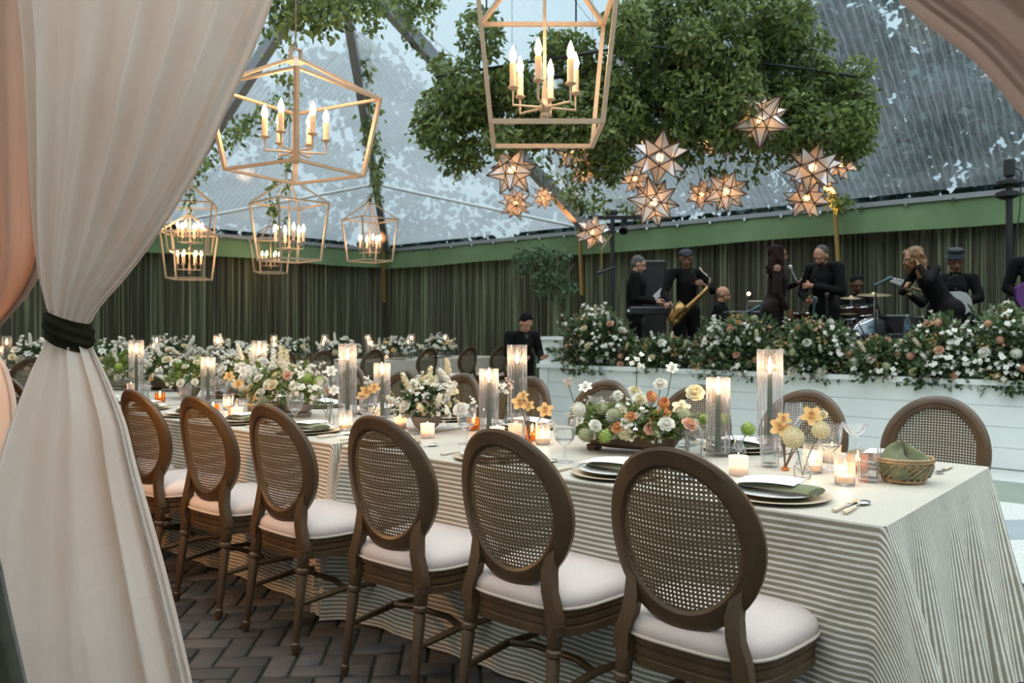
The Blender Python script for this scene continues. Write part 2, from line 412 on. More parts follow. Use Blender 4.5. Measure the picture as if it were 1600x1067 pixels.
# straps / brass knee poles at the beam feet
for X_ in (-4.35, -8.95, XL+.25):
    g = MB(); g.bar((X_, YR-.35, ZT+.28), (X_+.12, YR-.42, 1.9), .06, .05)
    struct(g.build('trim_%d' % k_, mat('brass_pole', (0.30, 0.19, 0.06), .4, metal=.6), smooth=0)); k_ += 1

# clear rain-streaked vinyl roof
def vinyl():
    m = bpy.data.materials.new('clear_vinyl'); m.use_nodes = True; N = m.node_tree.nodes; L = m.node_tree.links
    N.remove(N['Principled BSDF']); out = N['Material Output']
    uv = N.new('ShaderNodeUVMap'); 
    def noise(scale, st, det=4):
        mp = N.new('ShaderNodeMapping'); mp.inputs['Scale'].default_value = st; L.new(uv.outputs[0], mp.inputs[0])
        n = N.new('ShaderNodeTexNoise'); n.inputs['Scale'].default_value = scale; n.inputs['Detail'].default_value = det; L.new(mp.outputs[0], n.inputs[0]); return n
    cloud = noise(.9, (1, 1, 1), 5); streak = noise(14, (3.0, .22, 1), 3)
    wv = N.new('ShaderNodeTexWave'); wv.inputs['Scale'].default_value = 3.2; wv.inputs['Distortion'].default_value = 1.2; wv.inputs['Detail'].default_value = 1
    mpw = N.new('ShaderNodeMapping'); mpw.inputs['Rotation'].default_value = (0, 0, .06); L.new(uv.outputs[0], mpw.inputs[0]); L.new(mpw.outputs[0], wv.inputs[0])
    p = N.new('ShaderNodeMath'); p.operation = 'POWER'; L.new(wv.outputs['Fac'], p.inputs[0]); p.inputs[1].default_value = 7
    def ma(op, a, b, c=None):
        x = N.new('ShaderNodeMath'); x.operation = op
        for i, q in enumerate([a, b, c]):
            if q is None: continue
            if isinstance(q, (int, float)): x.inputs[i].default_value = q
            else: L.new(q, x.inputs[i])
        return x.outputs[0]
    sepx = N.new('ShaderNodeSeparateXYZ'); L.new(uv.outputs[0], sepx.inputs[0])
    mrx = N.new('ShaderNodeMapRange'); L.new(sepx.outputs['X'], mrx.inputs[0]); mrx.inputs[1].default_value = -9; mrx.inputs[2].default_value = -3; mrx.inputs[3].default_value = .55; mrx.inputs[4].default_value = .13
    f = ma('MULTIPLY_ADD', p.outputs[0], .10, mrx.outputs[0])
    f = ma('MULTIPLY_ADD', ma('SUBTRACT', cloud.outputs[0], .5), .26, f)
    f = ma('MULTIPLY_ADD', ma('SUBTRACT', streak.outputs[0], .5), .32, f)
    cl = N.new('ShaderNodeClamp'); cl.inputs[1].default_value = .05; cl.inputs[2].default_value = .75; L.new(f, cl.inputs[0])
    t = N.new('ShaderNodeBsdfTransparent'); t.inputs[0].default_value = (.84, .92, .95, 1)
    d = N.new('ShaderNodeBsdfDiffuse'); d.inputs[0].default_value = (.52, .60, .64, 1)
    tl = N.new('ShaderNodeBsdfTranslucent'); tl.inputs[0].default_value = (.46, .55, .60, 1)
    dm = N.new('ShaderNodeMixShader'); dm.inputs[0].default_value = .6; L.new(d.outputs[0], dm.inputs[1]); L.new(tl.outputs[0], dm.inputs[2])
    mx = N.new('ShaderNodeMixShader'); L.new(cl.outputs[0], mx.inputs[0]); L.new(t.outputs[0], mx.inputs[1]); L.new(dm.outputs[0], mx.inputs[2])
    g = N.new('ShaderNodeBsdfGlossy'); g.inputs['Roughness'].default_value = .12; g.inputs[0].default_value = (.8, .8, .8, 1)
    mx2 = N.new('ShaderNodeMixShader'); mx2.inputs[0].default_value = .05; L.new(mx.outputs[0], mx2.inputs[1]); L.new(g.outputs[0], mx2.inputs[2])
    L.new(mx2.outputs[0], out.inputs[0]); return m
M_vinyl = vinyl(); E_ = .14
def roofpanel(pts, uvs, name='ceiling'):
    g = MB(); g.add([(x, y, z+E_) for x, y, z in pts], [tuple(range(len(pts)))]); g.uv = uvs; return struct(g.build(name, M_vinyl, smooth=0))
s_ = math.hypot(YR-RIDGE_Y, ZR-ZT)
roofpanel([(XL, YR, ZT), (XE, YR, ZT), (XE, RIDGE_Y, ZR), (XH, RIDGE_Y, ZR)], [(XL, 0), (XE, 0), (XE, s_), (XH, s_)])
roofpanel([(XL, YN, ZT), (XE, YN, ZT), (XE, RIDGE_Y, ZR), (XH, RIDGE_Y, ZR)], [(XL, 0), (XE, 0), (XE, s_), (XH, s_)])
roofpanel([(XL, YN, ZT), (XL, YR, ZT), (XH, RIDGE_Y, ZR)], [(YN-25, 0), (YR-25, 0), (RIDGE_Y-25, s_)])

# ================================================================ trees outside, seen through the roof
M_tree = mat('outside_foliage', (0.020, 0.052, 0.050), .8, island=.5, trans=.15)
M_trunk = mat('outside_bark', (0.03, 0.028, 0.024), .9, var=.3, scale=6)
def tree(x, y, h, r, n, label, base=.28, flat=1.0, nc=95):
    t = thing('tree', label, 'tree', (x, y, 0), 0, 'trees outside the tent')
    g = MB(); g.tube([(0, 0, 0), (.1, .05, h*.35), (-.05, 0, h*.75)], [.28, .2, .08], 8)
    for k in range(5):
        a = k*1.3; g.tube([(0, 0, h*(.3+.08*k)), (r*.6*math.cos(a), r*.6*math.sin(a), h*(.5+.08*k))], [.1, .03], 6)
    g.build('trunk', M_trunk, t)
    P = []
    for k in range(nc):
        a = random.uniform(0, 2*PI); u = random.uniform(0, 1); z = h*(base+(1-base)*u); rr = r*math.sqrt(random.random())*(.55+.9*math.sin(PI*min(1, .18+u*.78)))
        c = np.array((rr*math.cos(a), rr*math.sin(a), z)); k_n = n//nc
        P.append(c + rng.normal(size=(k_n, 3))*np.array([r*.10, r*.10, r*.085*flat]))
    me = leaves('foliage', np.concatenate(P), .27, M_tree, quad=True, width=1.3)
    link('foliage', me, t); return t
TR = [(-5.2, 19.5, 9.5, 3.2, 'leafy tree outside, behind the saxophonist through the roof'), (-1.0, 18.0, 11.0, 3.4, 'dark tree outside, above the stage at the beam foot'),
      (2.2, 17.5, 10.5, 3.0, 'dark tree outside the clear roof in the right corner'), (-9.5, 21, 8.0, 3.0, 'hazy tree outside, behind the middle beam foot'),
      (-14, 21, 7.5, 2.8, 'hazy tree beyond the corner of the tent'), (-19.5, 16, 7.5, 3.0, 'hazy tree outside, left of the tent corner beam'),
      (-20.5, 10, 8.5, 3.2, 'hazy tree beyond the middle of the end wall'), (-20.5, 4.5, 8.0, 3.0, 'hazy tree beyond the left lanterns'),
      (-2.5, 22.5, 14.5, 3.8, 'tall tree outside, showing over the ivy cloud'), (.9, 22.5, 15, 3.6, 'tallest tree outside at the upper right')]
for x, y, h, r, lb in TR: tree(x, y, h*(1.25 if x < -8 else 1), r, 6500 if x < -4 else 3200, lb, nc=95 if x < -4 else 26)

# ================================================================ stage
SY = 8.67; SX0 = -7.04; SX1 = 4.2; SZ = .60; LZ = .82
g = MB(); g.box(((SX0+SX1)/2, (SY+.45+YR-.3)/2, SZ/2), (SX1-SX0, YR-.3-SY-.45, SZ)); 
struct(g.build('floor', mat('stage_deck', (0.03, 0.03, 0.03), .7, var=.3, scale=8), smooth=0))
st = thing('stage_platform', 'long white shiplap-clad stage front with a ledge for flowers', 'stage front', ((SX0+SX1)/2, SY, 0))
W_ = SX1-SX0; g = MB()
nb = 4; bh = (LZ-.05)/nb
for i in range(nb): g.box((0, .02, .005+bh*(i+.5)), (W_, .035, bh-.0035), bev=.0)
g.box((0, .04, (LZ-.05)/2), (W_-.01, .02, LZ-.05)); g.build('board_cladding', M_paint, st, smooth=0)
g = MB(); g.box((0, .22, LZ-.025), (W_+.06, .52, .05)); g.build('ledge', M_paint, st, smooth=0)
g = MB(); g.box((-W_/2+.012, .25, (LZ-.05)/2), (.03, .5, LZ-.05)); g.box((-W_/2+.07, -.004, (LZ-.05)/2), (.14, .03, LZ-.05)); g.build('corner_trim', M_paint, st, smooth=0)
pb = thing('planter_box', 'white square planter box on the left corner of the stage ledge', 'planter', (SX0+.19, SY+.22, LZ))
g = MB(); g.box((0, 0, .16), (.36, .40, .32)); g.build('box', M_paint, pb, smooth=0)
g = MB(); g.box((0, 0, .345), (.42, .46, .045)); g.build('rim', M_paint, pb, smooth=0); g = MB(); g.box((0, 0, .02), (.40, .44, .04)); g.build('plinth', M_paint, pb, smooth=0)

# unseen near side: velvet walls and canopy added to shade the chair backs
pleated('wall_front', (XL, YN-.05, 0), (-3.1, YN-.05, 0), 0, ZT, M_curt)
pleated('wall_front', (.9, YN-.05, 0), (XE, YN-.05, 0), 0, ZT, M_curt)
M_shade_canopy = mat('unseen_shade_cloth', (.62, .60, .56), .9, trans=.5)
g = MB(); g.add([(-3.6, YN-.1, ZT), (2.2, YN-.1, ZT), (2.2, -2.2, ZT), (-3.6, -2.2, ZT)], [(0, 1, 2, 3)]); struct(g.build('ceiling', M_shade_canopy, smooth=0))

# ================================================================ cane-back chairs
OA, OB, OZ = .228, .250, .735          # oval back: half width, half height, centre height
LEAN = math.radians(9)
def backpt(x, h, off=0.0):             # point on the leaning back plane; off = towards the sitter
    z = OZ + h*math.cos(LEAN) + off*math.sin(LEAN)*0; y = -.215 - h*math.sin(LEAN) + off + .95*x*x
    return Vector((x, y, z))
def make_chair():
    t = empty('cane_back_chair')
    # seat cushion: domed rounded trapezoid
    def outline(k, n=40):
        P = []
        for i in range(n):
            a = 2*PI*i/n; c, s_ = math.cos(a), math.sin(a); e_ = 2/3.6
            x = math.copysign(abs(c)**e_, c); y = math.copysign(abs(s_)**e_, s_)
            hw = .238 + .022*y; P.append((x*hw*k, .008+y*.215*k))
        return P
    g = MB(); rows = [(.94, .435), (1.0, .445), (1.02, .462), (1.0, .480), (.93, .497), (.75, .512), (.45, .521), (.15, .524)]
    vs = []
    for k, z in rows:
        for i, (x, y) in enumerate(outline(k)): vs.append((x, y, z))
    n = 40; fs = [tuple(range(n))[::-1], tuple(range(n*(len(rows)-1), n*len(rows)))]
    for l in range(len(rows)-1):
        for i in range(n): fs.append((l*n+i, l*n+(i+1) % n, (l+1)*n+(i+1) % n, (l+1)*n+i))
    g.add(vs, fs); cu = g.build('seat', M_seat, t, smooth=60)
    g = MB(); g.tube([(x, y, .447) for x, y in outline(1.02, 40)], .0055, 6, closed=True); g.build('piping', M_pipe, cu, smooth=180)
    # apron with two carved grooves
    g = MB(); vs = []; rr = [(.93, .360), (.985, .362), (.985, .385), (.965, .388), (.965, .394), (.985, .397), (.985, .412), (.965, .415), (.965, .421), (1.0, .424), (1.0, .440), (.9, .441)]
    for k, z in rr:
        for x, y in outline(k): vs.append((x, y, z))
    fs = [tuple(range(n))[::-1], tuple(range(n*(len(rr)-1), n*len(rr)))]
    for l in range(len(rr)-1):
        for i in range(n): fs.append((l*n+i, l*n+(i+1) % n, (l+1)*n+(i+1) % n, (l+1)*n+i))
    g.add(vs, fs); g.build('seat_frame', M_wood, t, smooth=40)
    # turned legs
    def leg(x, y, dx, dy, front):
        g = MB(); top = Vector((x, y, .43)); bot = Vector((x+dx, y+dy, 0)); d = (top-bot)
        M = d.to_track_quat('Z', 'Y').to_matrix(); L_ = d.length
        if True:
            prof = [(.012, 0), (.013, .012), (.0165, .018), (.0165, .04), (.012, .045), (.0135, .07), (.0215, L_-.135), (.0175, L_-.125), (.026, L_-.118), (.026, L_-.105), (.019, L_-.098), (.024, L_-.09), (.024, L_-.01)]
        g.lathe(prof, 14, bot, M); g.box(top+Vector((0, 0, -.028)), (.046, .046, .07), M, bev=.006); return g.build('leg', M_wood, t, smooth=40)
    leg(-.195, .175, -.004, .008, True); leg(.195, .175, .004, .008, True)
    leg(-.175, -.185, -.012, -.055, False); leg(.175, -.185, .012, -.055, False)
    # stiles that rise from the rear corners and swell into the oval
    for s in (-1, 1):
        g = MB(); pts = [(s*.180, -.195, .40), (s*.175, -.196, .45), (s*.158, -.194, .50), (s*.150, -.186, .555), (s*.158, -.172, .625)]
        wd = [.024, .023, .021, .021, .014]
        vs = []
        for (x, y, z), w_ in zip(pts, wd):
            for a, b in ((-1, -.9), (1, -.9), (1.0, .9), (-1, .9)): vs.append((x+a*w_, y+b*.019, z))
        fs = [(3, 2, 1, 0), (16, 17, 18, 19)]
        for l in range(4):
            for i in range(4): fs.append((l*4+i, l*4+(i+1) % 4, (l+1)*4+(i+1) % 4, (l+1)*4+i))
        g.add(vs, fs); g.build('back_post', M_wood, t, smooth=30)
    # stretchers
    for s in (-1, 1):
        g = MB(); g.tube([(s*.19, .18, .19), (s*.185, 0, .205), (s*.18, -.21, .19)], [.011, .014, .011], 8)
        g.build('stretcher', M_wood, t, smooth=60)
    g = MB(); g.tube([(-.185, 0, .205), (-.09, .03, .21), (.09, .03, .21), (.185, 0, .205)], .012, 8); g.build('cross_stretcher', M_wood, t, smooth=60)
    # oval frame
    g = MB(); n = 56; vs = []
    sec = [(.028, -.013), (.019, -.019), (-.020, -.019), (-.030, -.012), (-.030, .008), (-.020, .012), (-.010, .012), (-.004, .017), (.012, .017), (.022, .012), (.026, .004)]
    for i in range(n):
        a = 2*PI*i/n; cx, sz = math.cos(a), math.sin(a)
        for r, o in sec:
            vs.append(backpt((OA-.026+r)*cx, (OB-.026+r)*sz, o))
    m_ = len(sec); fs = []
    for i in range(n):
        for j in range(m_): fs.append((i*m_+j, i*m_+(j+1) % m_, ((i+1) % n)*m_+(j+1) % m_, ((i+1) % n)*m_+j))
    g.add(vs, fs); g.build('back_frame', M_wood, t, smooth=32)
    # woven cane: a sheet pierced with eight-sided holes
    p = .0122; h = p*.25; vs = []; fs = []; K = 18
    for i in range(-K, K+1):
        for j in range(-K, K+1):
            x, z = i*p, j*p
            if (x/(OA-.043))**2+(z/(OB-.043))**2 > 1: continue
            o = len(vs); q = p/2
            bow = lambda X, Z: .012*(1-(X/OA)**2-(Z/OB)**2)
            for a, b in ((-q, -q), (0, -q), (q, -q), (q, 0), (q, q), (0, q), (-q, q), (-q, 0)): vs.append(backpt(x+a, z+b, -.004-bow(x, z)))
            for a, b in ((-.75, -.75), (0, -1), (.75, -.75), (1, 0), (.75, .75), (0, 1), (-.75, .75), (-1, 0)): vs.append(backpt(x+a*h, z+b*h, -.004-bow(x, z)))
            for k in range(8): fs.append((o+k, o+(k+1) % 8, o+8+(k+1) % 8, o+8+k))
    g = MB(); g.add(vs, fs); g.build('cane_panel', M_cane, t, smooth=0)
    # cord bead round the cane
    g = MB(); g.tube([backpt((OA-.048)*math.cos(2*PI*i/48), (OB-.048)*math.sin(2*PI*i/48), .004) for i in range(48)], .004, 6, closed=True); g.build('bead', M_rattan, t, smooth=180)
    return t
chair0 = make_chair(); used = [False]
def put_chair(x, y, rz, label, group):
    o = chair0 if not used[0] else copy_tree(chair0); used[0] = True
    o.location = (x, y, 0); o.rotation_euler = (0, 0, rz + random.uniform(-.03, .03)); return tag(o, label, 'chair', group)
NC = 10
cx0 = [-1.10, -1.695, -2.295, -2.975, -3.58, -4.21, -4.80, -5.40, -6.00, -6.60]
nl = ['nearest the right table end', 'second from the right end', 'third from the right end', 'fourth from the right end', 'fifth from the right end', 'sixth, beside the pale drape',
      'seventh, behind the drape', 'eighth, behind the drape', 'ninth, left of the drape', 'tenth and farthest']
for i, x in enumerate(cx0): put_chair(x, 2.14, 0, 'cane-back chair on the near side of the long table, '+nl[i], 'cane-back chairs on the near side of the long table')
for i in range(11):
    x = -1.0-.607*i
    put_chair(x, 3.87, PI, 'cane-back chair on the far side of the long table, '+ORD[i]+' from the right', 'cane-back chairs on the far side of the long table')
TX0, TX1 = -11.62, -10.42           # second table row along Y
ys = [3.35, 4.15, 4.95, 5.87, 6.55, 7.2, 8.15, 9.3, 10.25, 11.05]
for i, y in enumerate(ys): put_chair(-10.12, y, PI/2+.0, 'cane-back chair along the front of the far cross table, '+ORD[i]+' from the left', 'cane-back chairs on the near side of the cross table')
for i, y in enumerate([3.2, 3.95, 4.8, 5.6, 6.4, 7.4, 8.4, 9.4, 10.4]): put_chair(-11.92, y, -PI/2, 'cane-back chair facing out behind the far cross table, '+ORD[i]+' from the left', 'cane-back chairs behind the cross table')

# ================================================================ tables + striped cloths
def stripes():
    m = bpy.data.materials.new('striped_linen'); m.use_nodes = True; N = m.node_tree.nodes; L = m.node_tree.links
    b = N['Principled BSDF']; b.inputs['Roughness'].default_value = .9; b.inputs['Coat Weight'].default_value = .6; b.inputs['Coat Roughness'].default_value = .42
    uv = N.new('ShaderNodeUVMap'); sp = N.new('ShaderNodeSeparateXYZ'); L.new(uv.outputs[0], sp.inputs[0])
    nz = N.new('ShaderNodeTexNoise'); nz.inputs['Scale'].default_value = 40; L.new(uv.outputs[0], nz.inputs[0])
    a = N.new('ShaderNodeMath'); a.operation = 'MULTIPLY_ADD'; L.new(nz.outputs[0], a.inputs[0]); a.inputs[1].default_value = .0012; L.new(sp.outputs['Y'], a.inputs[2])
    s1 = N.new('ShaderNodeMath'); s1.operation = 'MULTIPLY'; L.new(a.outputs[0], s1.inputs[0]); s1.inputs[1].default_value = 1/.0178
    f = N.new('ShaderNodeMath'); f.operation = 'FRACT'; L.new(s1.outputs[0], f.inputs[0])
    r = N.new('ShaderNodeValToRGB'); L.new(f.outputs[0], r.inputs[0]); el = r.color_ramp.elements
    el[0].position = 0; el[0].color = (.275, .245, .175, 1); el[1].position = .52; el[1].color = (.275, .245, .175, 1)
    q = el.new(.58); q.color = (.75, .71, .635, 1); q = el.new(.94); q.color = (.75, .71, .635, 1); q = el.new(.995); q.color = (.275, .245, .175, 1)
    L.new(r.outputs[0], b.inputs['Base Color'])
    n2 = N.new('ShaderNodeTexNoise'); n2.inputs['Scale'].default_value = 9; n2.inputs['Detail'].default_value = 3; L.new(uv.outputs[0], n2.inputs[0])
    bp = N.new('ShaderNodeBump'); bp.inputs['Strength'].default_value = .45; bp.inputs['Distance'].default_value = .03; L.new(n2.outputs[0], bp.inputs['Height']); L.new(bp.outputs[0], b.inputs['Normal'])
    MATS['striped_linen'] = m; return m
M_cloth = stripes()
m_top = M_cloth
TZ = .762
def cloth_mesh(x0, x1, y0, y1, fl, seed, along='x'):
    """fl = flare at the bottom of the sides (-y, +x, +y, -x)"""
    r = random.Random(seed); ph = [r.uniform(0, 6) for _ in range(8)]; R = .018; per = []
    def side(p, q, n, f):
        L_ = (Vector(q)-Vector(p)).length; k = max(2, int(L_/.018))
        for i in range(k): t = i/k; per.append((p[0]+(q[0]-p[0])*t, p[1]+(q[1]-p[1])*t, n, f, t, L_))
    def corner(c, a0, f0, f1):
        for i in range(10): t = i/10; a = a0+t*PI/2; per.append((c[0]+R*math.cos(a), c[1]+R*math.sin(a), (math.cos(a), math.sin(a)), f0+(f1-f0)*t+.05*math.sin(PI*t), -1, 0))
    side((x0+R, y0), (x1-R, y0), (0, -1), fl[0]); corner((x1-R, y0+R), -PI/2, fl[0], fl[1]); side((x1, y0+R), (x1, y1-R), (1, 0), fl[1]); corner((x1-R, y1-R), 0, fl[1], fl[2])
    side((x1-R, y1), (x0+R, y1), (0, 1), fl[2]); corner((x0+R, y1-R), PI/2, fl[2], fl[3]); side((x0, y1-R), (x0, y0+R), (-1, 0), fl[3]); corner((x0+R, y0+R), PI, fl[3], fl[0])
    n = len(per); vs = []; uv = []; T = 26; D = TZ-.004; s = 0
    S = []; last = None
    for p in per:
        if last: s += math.hypot(p[0]-last[0], p[1]-last[1])
        S.append(s); last = p
    for k in range(T+1):
        t = (k/T); dz = D*t
        for i, (x, y, nn, f, tt, L_) in enumerate(per):
            if tt >= 0:
                edge = max(0, 1-min(tt, 1-tt)*L_/.30); ff = f + .06*edge**2
                fold = .5*ff*math.sin(S[i]*(19 if f > .05 else 12)+ph[0]+.9*math.sin(S[i]*3.1+ph[1])+.5*t) * (.35+.65*edge if f <= .05 else 1) + .25*ff*math.sin(S[i]*31+ph[2])
            else: ff = f+.055; fold = 0.0
            o = (ff*t**.85 + fold*t**1.1)*(1 if t > 0 else 0); o = max(o, .001)
            z = TZ-dz
            if k == 0: z = TZ
            vs.append((x+nn[0]*o, y+nn[1]*o, max(z - (.006 if k else 0), .004)))
            v = (y + nn[1]*dz) if along == 'x' else (x + nn[0]*dz)
            u = (x + nn[0]*dz) if along == 'x' else (y+nn[1]*dz)
            uv.append((u, v))
    fs = []
    for k in range(T):
        for i in range(n): fs.append((k*n+i, (k+1)*n+i, (k+1)*n+(i+1) % n, k*n+(i+1) % n))
    fs.append(tuple(range(n)))
    g = MB(); g.add(vs, fs); g.uv = uv; return g
def table(x0, x1, y0, y1, label, clabel, fl, seed, along='x'):
    t = thing('banquet_table', label, 'table', ((x0+x1)/2, (y0+y1)/2, 0), 0, 'folding tables under the striped cloths')
    hx, hy = (x1-x0)/2-.03, (y1-y0)/2-.03
    g = MB(); g.box((0, 0, TZ-.025), (hx*2, hy*2, .035)); g.build('tabletop', mat('plywood', (.3, .2, .1), .6), t, smooth=0)
    for a in (-1, 1):
        for b in (-1, 1):
            g = MB(); g.tube([(a*(hx-.2), b*(hy-.1), 0), (a*(hx-.2), b*(hy-.1), TZ-.05)], .014, 8); g.build('leg', M_black, t)
    o = cloth_mesh(x0, x1, y0, y1, fl, seed, along).build('tablecloth', M_cloth, smooth=50)
    return tag(o, clabel, 'tablecloth', 'striped tablecloths')
table(-3.04, -.69, 2.31, 3.58, 'table hidden under the nearest striped cloth', 'sage and cream striped tablecloth draped to the floor at the near right table end', (.02, .10, .04, .012), 3)
table(-5.50, -3.10, 2.31, 3.58, 'table hidden under the second striped cloth of the long row', 'striped tablecloth behind the third and fourth near chairs, second of the long table', (.02, .012, .03, .012), 5)
table(-7.96, -5.56, 2.31, 3.58, 'table hidden under the third striped cloth of the long row', 'striped tablecloth on the far left end of the long near table', (.02, .012, .03, .03), 8)
for i, (a, b) in enumerate([(2.75, 5.1), (5.16, 7.55), (7.61, 10.0), (10.06, 11.9)]):
    table(TX0, TX1, a, b, 'table under the '+ORD[i]+' cloth from the left of the cross row', 'pale striped tablecloth on the far cross table, '+ORD[i]+' from the left', (.02, .03, .02, .02), 11+i, 'y')

# ================================================================ entrance drapes
def sheer(name, col, col2, tr):
    m = bpy.data.materials.new(name); m.use_nodes = True; N = m.node_tree.nodes; L = m.node_tree.links
    b = N['Principled BSDF']; b.inputs['Roughness'].default_value = .9; b.inputs['Sheen Weight'].default_value = .3
    t = N.new('ShaderNodeTexCoord'); mp = N.new('ShaderNodeMapping'); mp.inputs['Scale'].default_value = (1, 1, .2); L.new(t.outputs['Object'], mp.inputs[0])
    n = N.new('ShaderNodeTexNoise'); n.inputs['Scale'].default_value = 9; L.new(mp.outputs[0], n.inputs[0])
    r = N.new('ShaderNodeValToRGB'); r.color_ramp.elements[0].color = (*col2, 1); r.color_ramp.elements[1].color = (*col, 1); r.color_ramp.elements[0].position = .3; r.color_ramp.elements[1].position = .7
    L.new(n.outputs[0], r.inputs[0]); L.new(r.outputs[0], b.inputs['Base Color'])
    tl = N.new('ShaderNodeBsdfTranslucent'); L.new(r.outputs[0], tl.inputs[0]); mx = N.new('ShaderNodeMixShader'); mx.inputs[0].default_value = tr
    L.new(b.outputs[0], mx.inputs[1]); L.new(tl.outputs[0], mx.inputs[2])
    n3 = N.new('ShaderNodeTexNoise'); n3.inputs['Scale'].default_value = 45; L.new(t.outputs['Object'], n3.inputs[0])
    bp = N.new('ShaderNodeBump'); bp.inputs['Strength'].default_value = .3; bp.inputs['Distance'].default_value = .01; L.new(n3.outputs[0], bp.inputs['Height']); L.new(bp.outputs[0], b.inputs['Normal'])
    L.new(mx.outputs[0], N['Material Output'].inputs[0]); MATS[name] = m; return m
M_sheer = sheer('pale_sheer', (.86, .79, .72), (.82, .69, .60), .5)
M_sheerp = sheer('peach_sheer', (.66, .50, .40), (.62, .45, .35), .5)
def drape_mesh(rows, d, nf, seed, thick=(.05, .13), nphi=240, amp=.2, arc=2*PI):
    """rows: (py, px_left, px_right); becomes metres at distance d; a closed, deeply folded bundle of cloth"""
    r = random.Random(seed); ph = [r.uniform(0, 6) for _ in range(6)]
    R = []
    zz = [EYE-(p[0]-HY)/F*d for p in rows]; xl = [(p[1]-800)/F*d for p in rows]; xr = [(p[2]-800)/F*d for p in rows]
    o = np.argsort(zz); zz = np.array(zz)[o]; xl = np.array(xl)[o]; xr = np.array(xr)[o]
    Z = np.linspace(zz[0], zz[-1], 70); XLf = np.interp(Z, zz, xl); XRf = np.interp(Z, zz, xr)
    k = np.ones(5)/5; XLs = np.convolve(np.pad(XLf, 2, mode='edge'), k, 'valid'); XRs = np.convolve(np.pad(XRf, 2, mode='edge'), k, 'valid')
    vs = []; wmin = (XRs-XLs).min()
    for j, z in enumerate(Z):
        w_ = XRs[j]-XLs[j]; c = (XRs[j]+XLs[j])/2; th = thick[0] + (thick[1]-thick[0])*min(1, (w_-wmin)/.45)
        for i in range(nphi):
            a = 2*PI*i/nphi; q = a + .16*math.sin(2*a+ph[3])
            f = math.sin(nf*q+ph[0]+1.1*math.sin(3*q+ph[1])+.25*math.sin(z*2.3+ph[2])); f2 = math.sin(nf*2.3*q+ph[4]+.4*math.sin(z*3+q*2))
            fold = (abs(f)**.7*math.copysign(1, f))*amp + f2*amp*.34
            x = c + w_/2*math.cos(a)*(1+.012*fold*3); dd = d - th*math.sin(a)*1.0 + (fold*th*.95)*( -1 if math.sin(a) > 0 else 1)
            p = cw(x, dd, z); vs.append(tuple(p))
    fs = []
    for j in range(len(Z)-1):
        for i in range(nphi): fs.append((j*nphi+i, j*nphi+(i+1) % nphi, (j+1)*nphi+(i+1) % nphi, (j+1)*nphi+i))
    g = MB(); g.add(vs, fs); return g
D1 = 2.3
up = [(-480, 10, 600), (-250, 26, 515), (0, 40, 420), (60, 48, 398), (120, 53, 372), (180, 56, 345), (236, 58, 322), (294, 59, 289), (360, 61, 248), (424, 66, 201), (461, 72, 168), (492, 82, 137), (505, 84, 131), (520, 84, 130)]
lo = [(510, 86, 130), (525, 84, 132), (540, 76, 137), (562, 62, 148), (610, 45, 168), (664, 26, 188), (720, 10, 199), (815, -14, 224), (900, -28, 246), (980, -38, 265), (1067, -50, 285), (1235, -60, 318)]
md = thing('entrance_drape', 'pale sheer entrance drape gathered by a dark green velvet tie', 'drape', cw((108-800)/F*D1, D1, 0))
def at(g, o, name, m, smooth=180):     # world-space mesh parented under a thing
    L_ = Vector(o.location); g.v = [tuple(Vector(p)-L_) for p in g.v]; return g.build(name, m, o, smooth=smooth)
at(drape_mesh(up, D1, 13, 3, (.045, .14), amp=.16), md, 'upper_cloth', M_sheer); at(drape_mesh(lo, D1, 8, 5, (.045, .17), amp=.2), md, 'lower_cloth', M_sheer)
g = MB(); vs = []; nphi = 72; nz = 14; rw = random.Random(4)
for j in range(nz+1):
    t = j/nz
    for i in range(nphi):
        a = 2*PI*i/nphi; z = EYE-(517+ (t-.5)*46 + 12*math.cos(a)*1.0*(1)+ -HY)/F*D1
        bulge = 1+.16*math.sin(PI*t)+.05*math.sin(t*19+a*1.5)+.03*math.sin(t*41-a*2)
        vs.append(tuple(cw((108-800)/F*D1+.053*bulge*math.cos(a), D1-.066*bulge*math.sin(a), z)))
fs = [(j*nphi+i, j*nphi+(i+1) % nphi, (j+1)*nphi+(i+1) % nphi, (j+1)*nphi+i) for j in range(nz) for i in range(nphi)]
g.add(vs, fs); at(g, md, 'velvet_tie', mat('tie_velvet', (.020, .020, .009), .95, spec=.1, sheen=0, var=.4, scale=18))
# second drape farther left, glowing peach, tied off beyond the frame
D2 = 2.75
pe = thing('peach_drape', 'peach glowing drape swept behind the pale entrance drape at the left edge', 'drape', cw((-60-800)/F*D2, D2, 0))
at(drape_mesh([(-420, -420, 95), (0, -400, 66), (200, -350, 68), (400, -240, 64), (452, -180, 44), (505, -110, 0), (540, -90, -30)], D2, 11, 9, (.05, .12)), pe, 'upper_cloth', M_sheerp)
at(drape_mesh([(535, -92, -30), (562, -130, 0), (616, -170, 15), (720, -210, 21), (900, -250, 30), (1115, -280, 46)], D2, 9, 12, (.05, .12)), pe, 'lower_cloth', M_sheer)
# right-hand drape, close to the lens, only its swept edge in view
D3 = 1.05
rd = thing('blurred_drape', 'blurred pink drape corner hanging close at the top right', 'drape', cw(.9, D3, 0))
at(drape_mesh([(-700, 1000, 2500), (-300, 1180, 2440), (-100, 1330, 2400), (0, 1425, 2370), (30, 1478, 2360), (60, 1520, 2350), (100, 1560, 2340), (140, 1592, 2320), (190, 1640, 2300), (300, 1730, 2250), (440, 1810, 2120), (500, 1850, 2000)], D3, 14, 21, (.05, .10)), rd, 'upper_cloth', sheer('pink_sheer', (.66, .50, .42), (.62, .46, .38), .5))
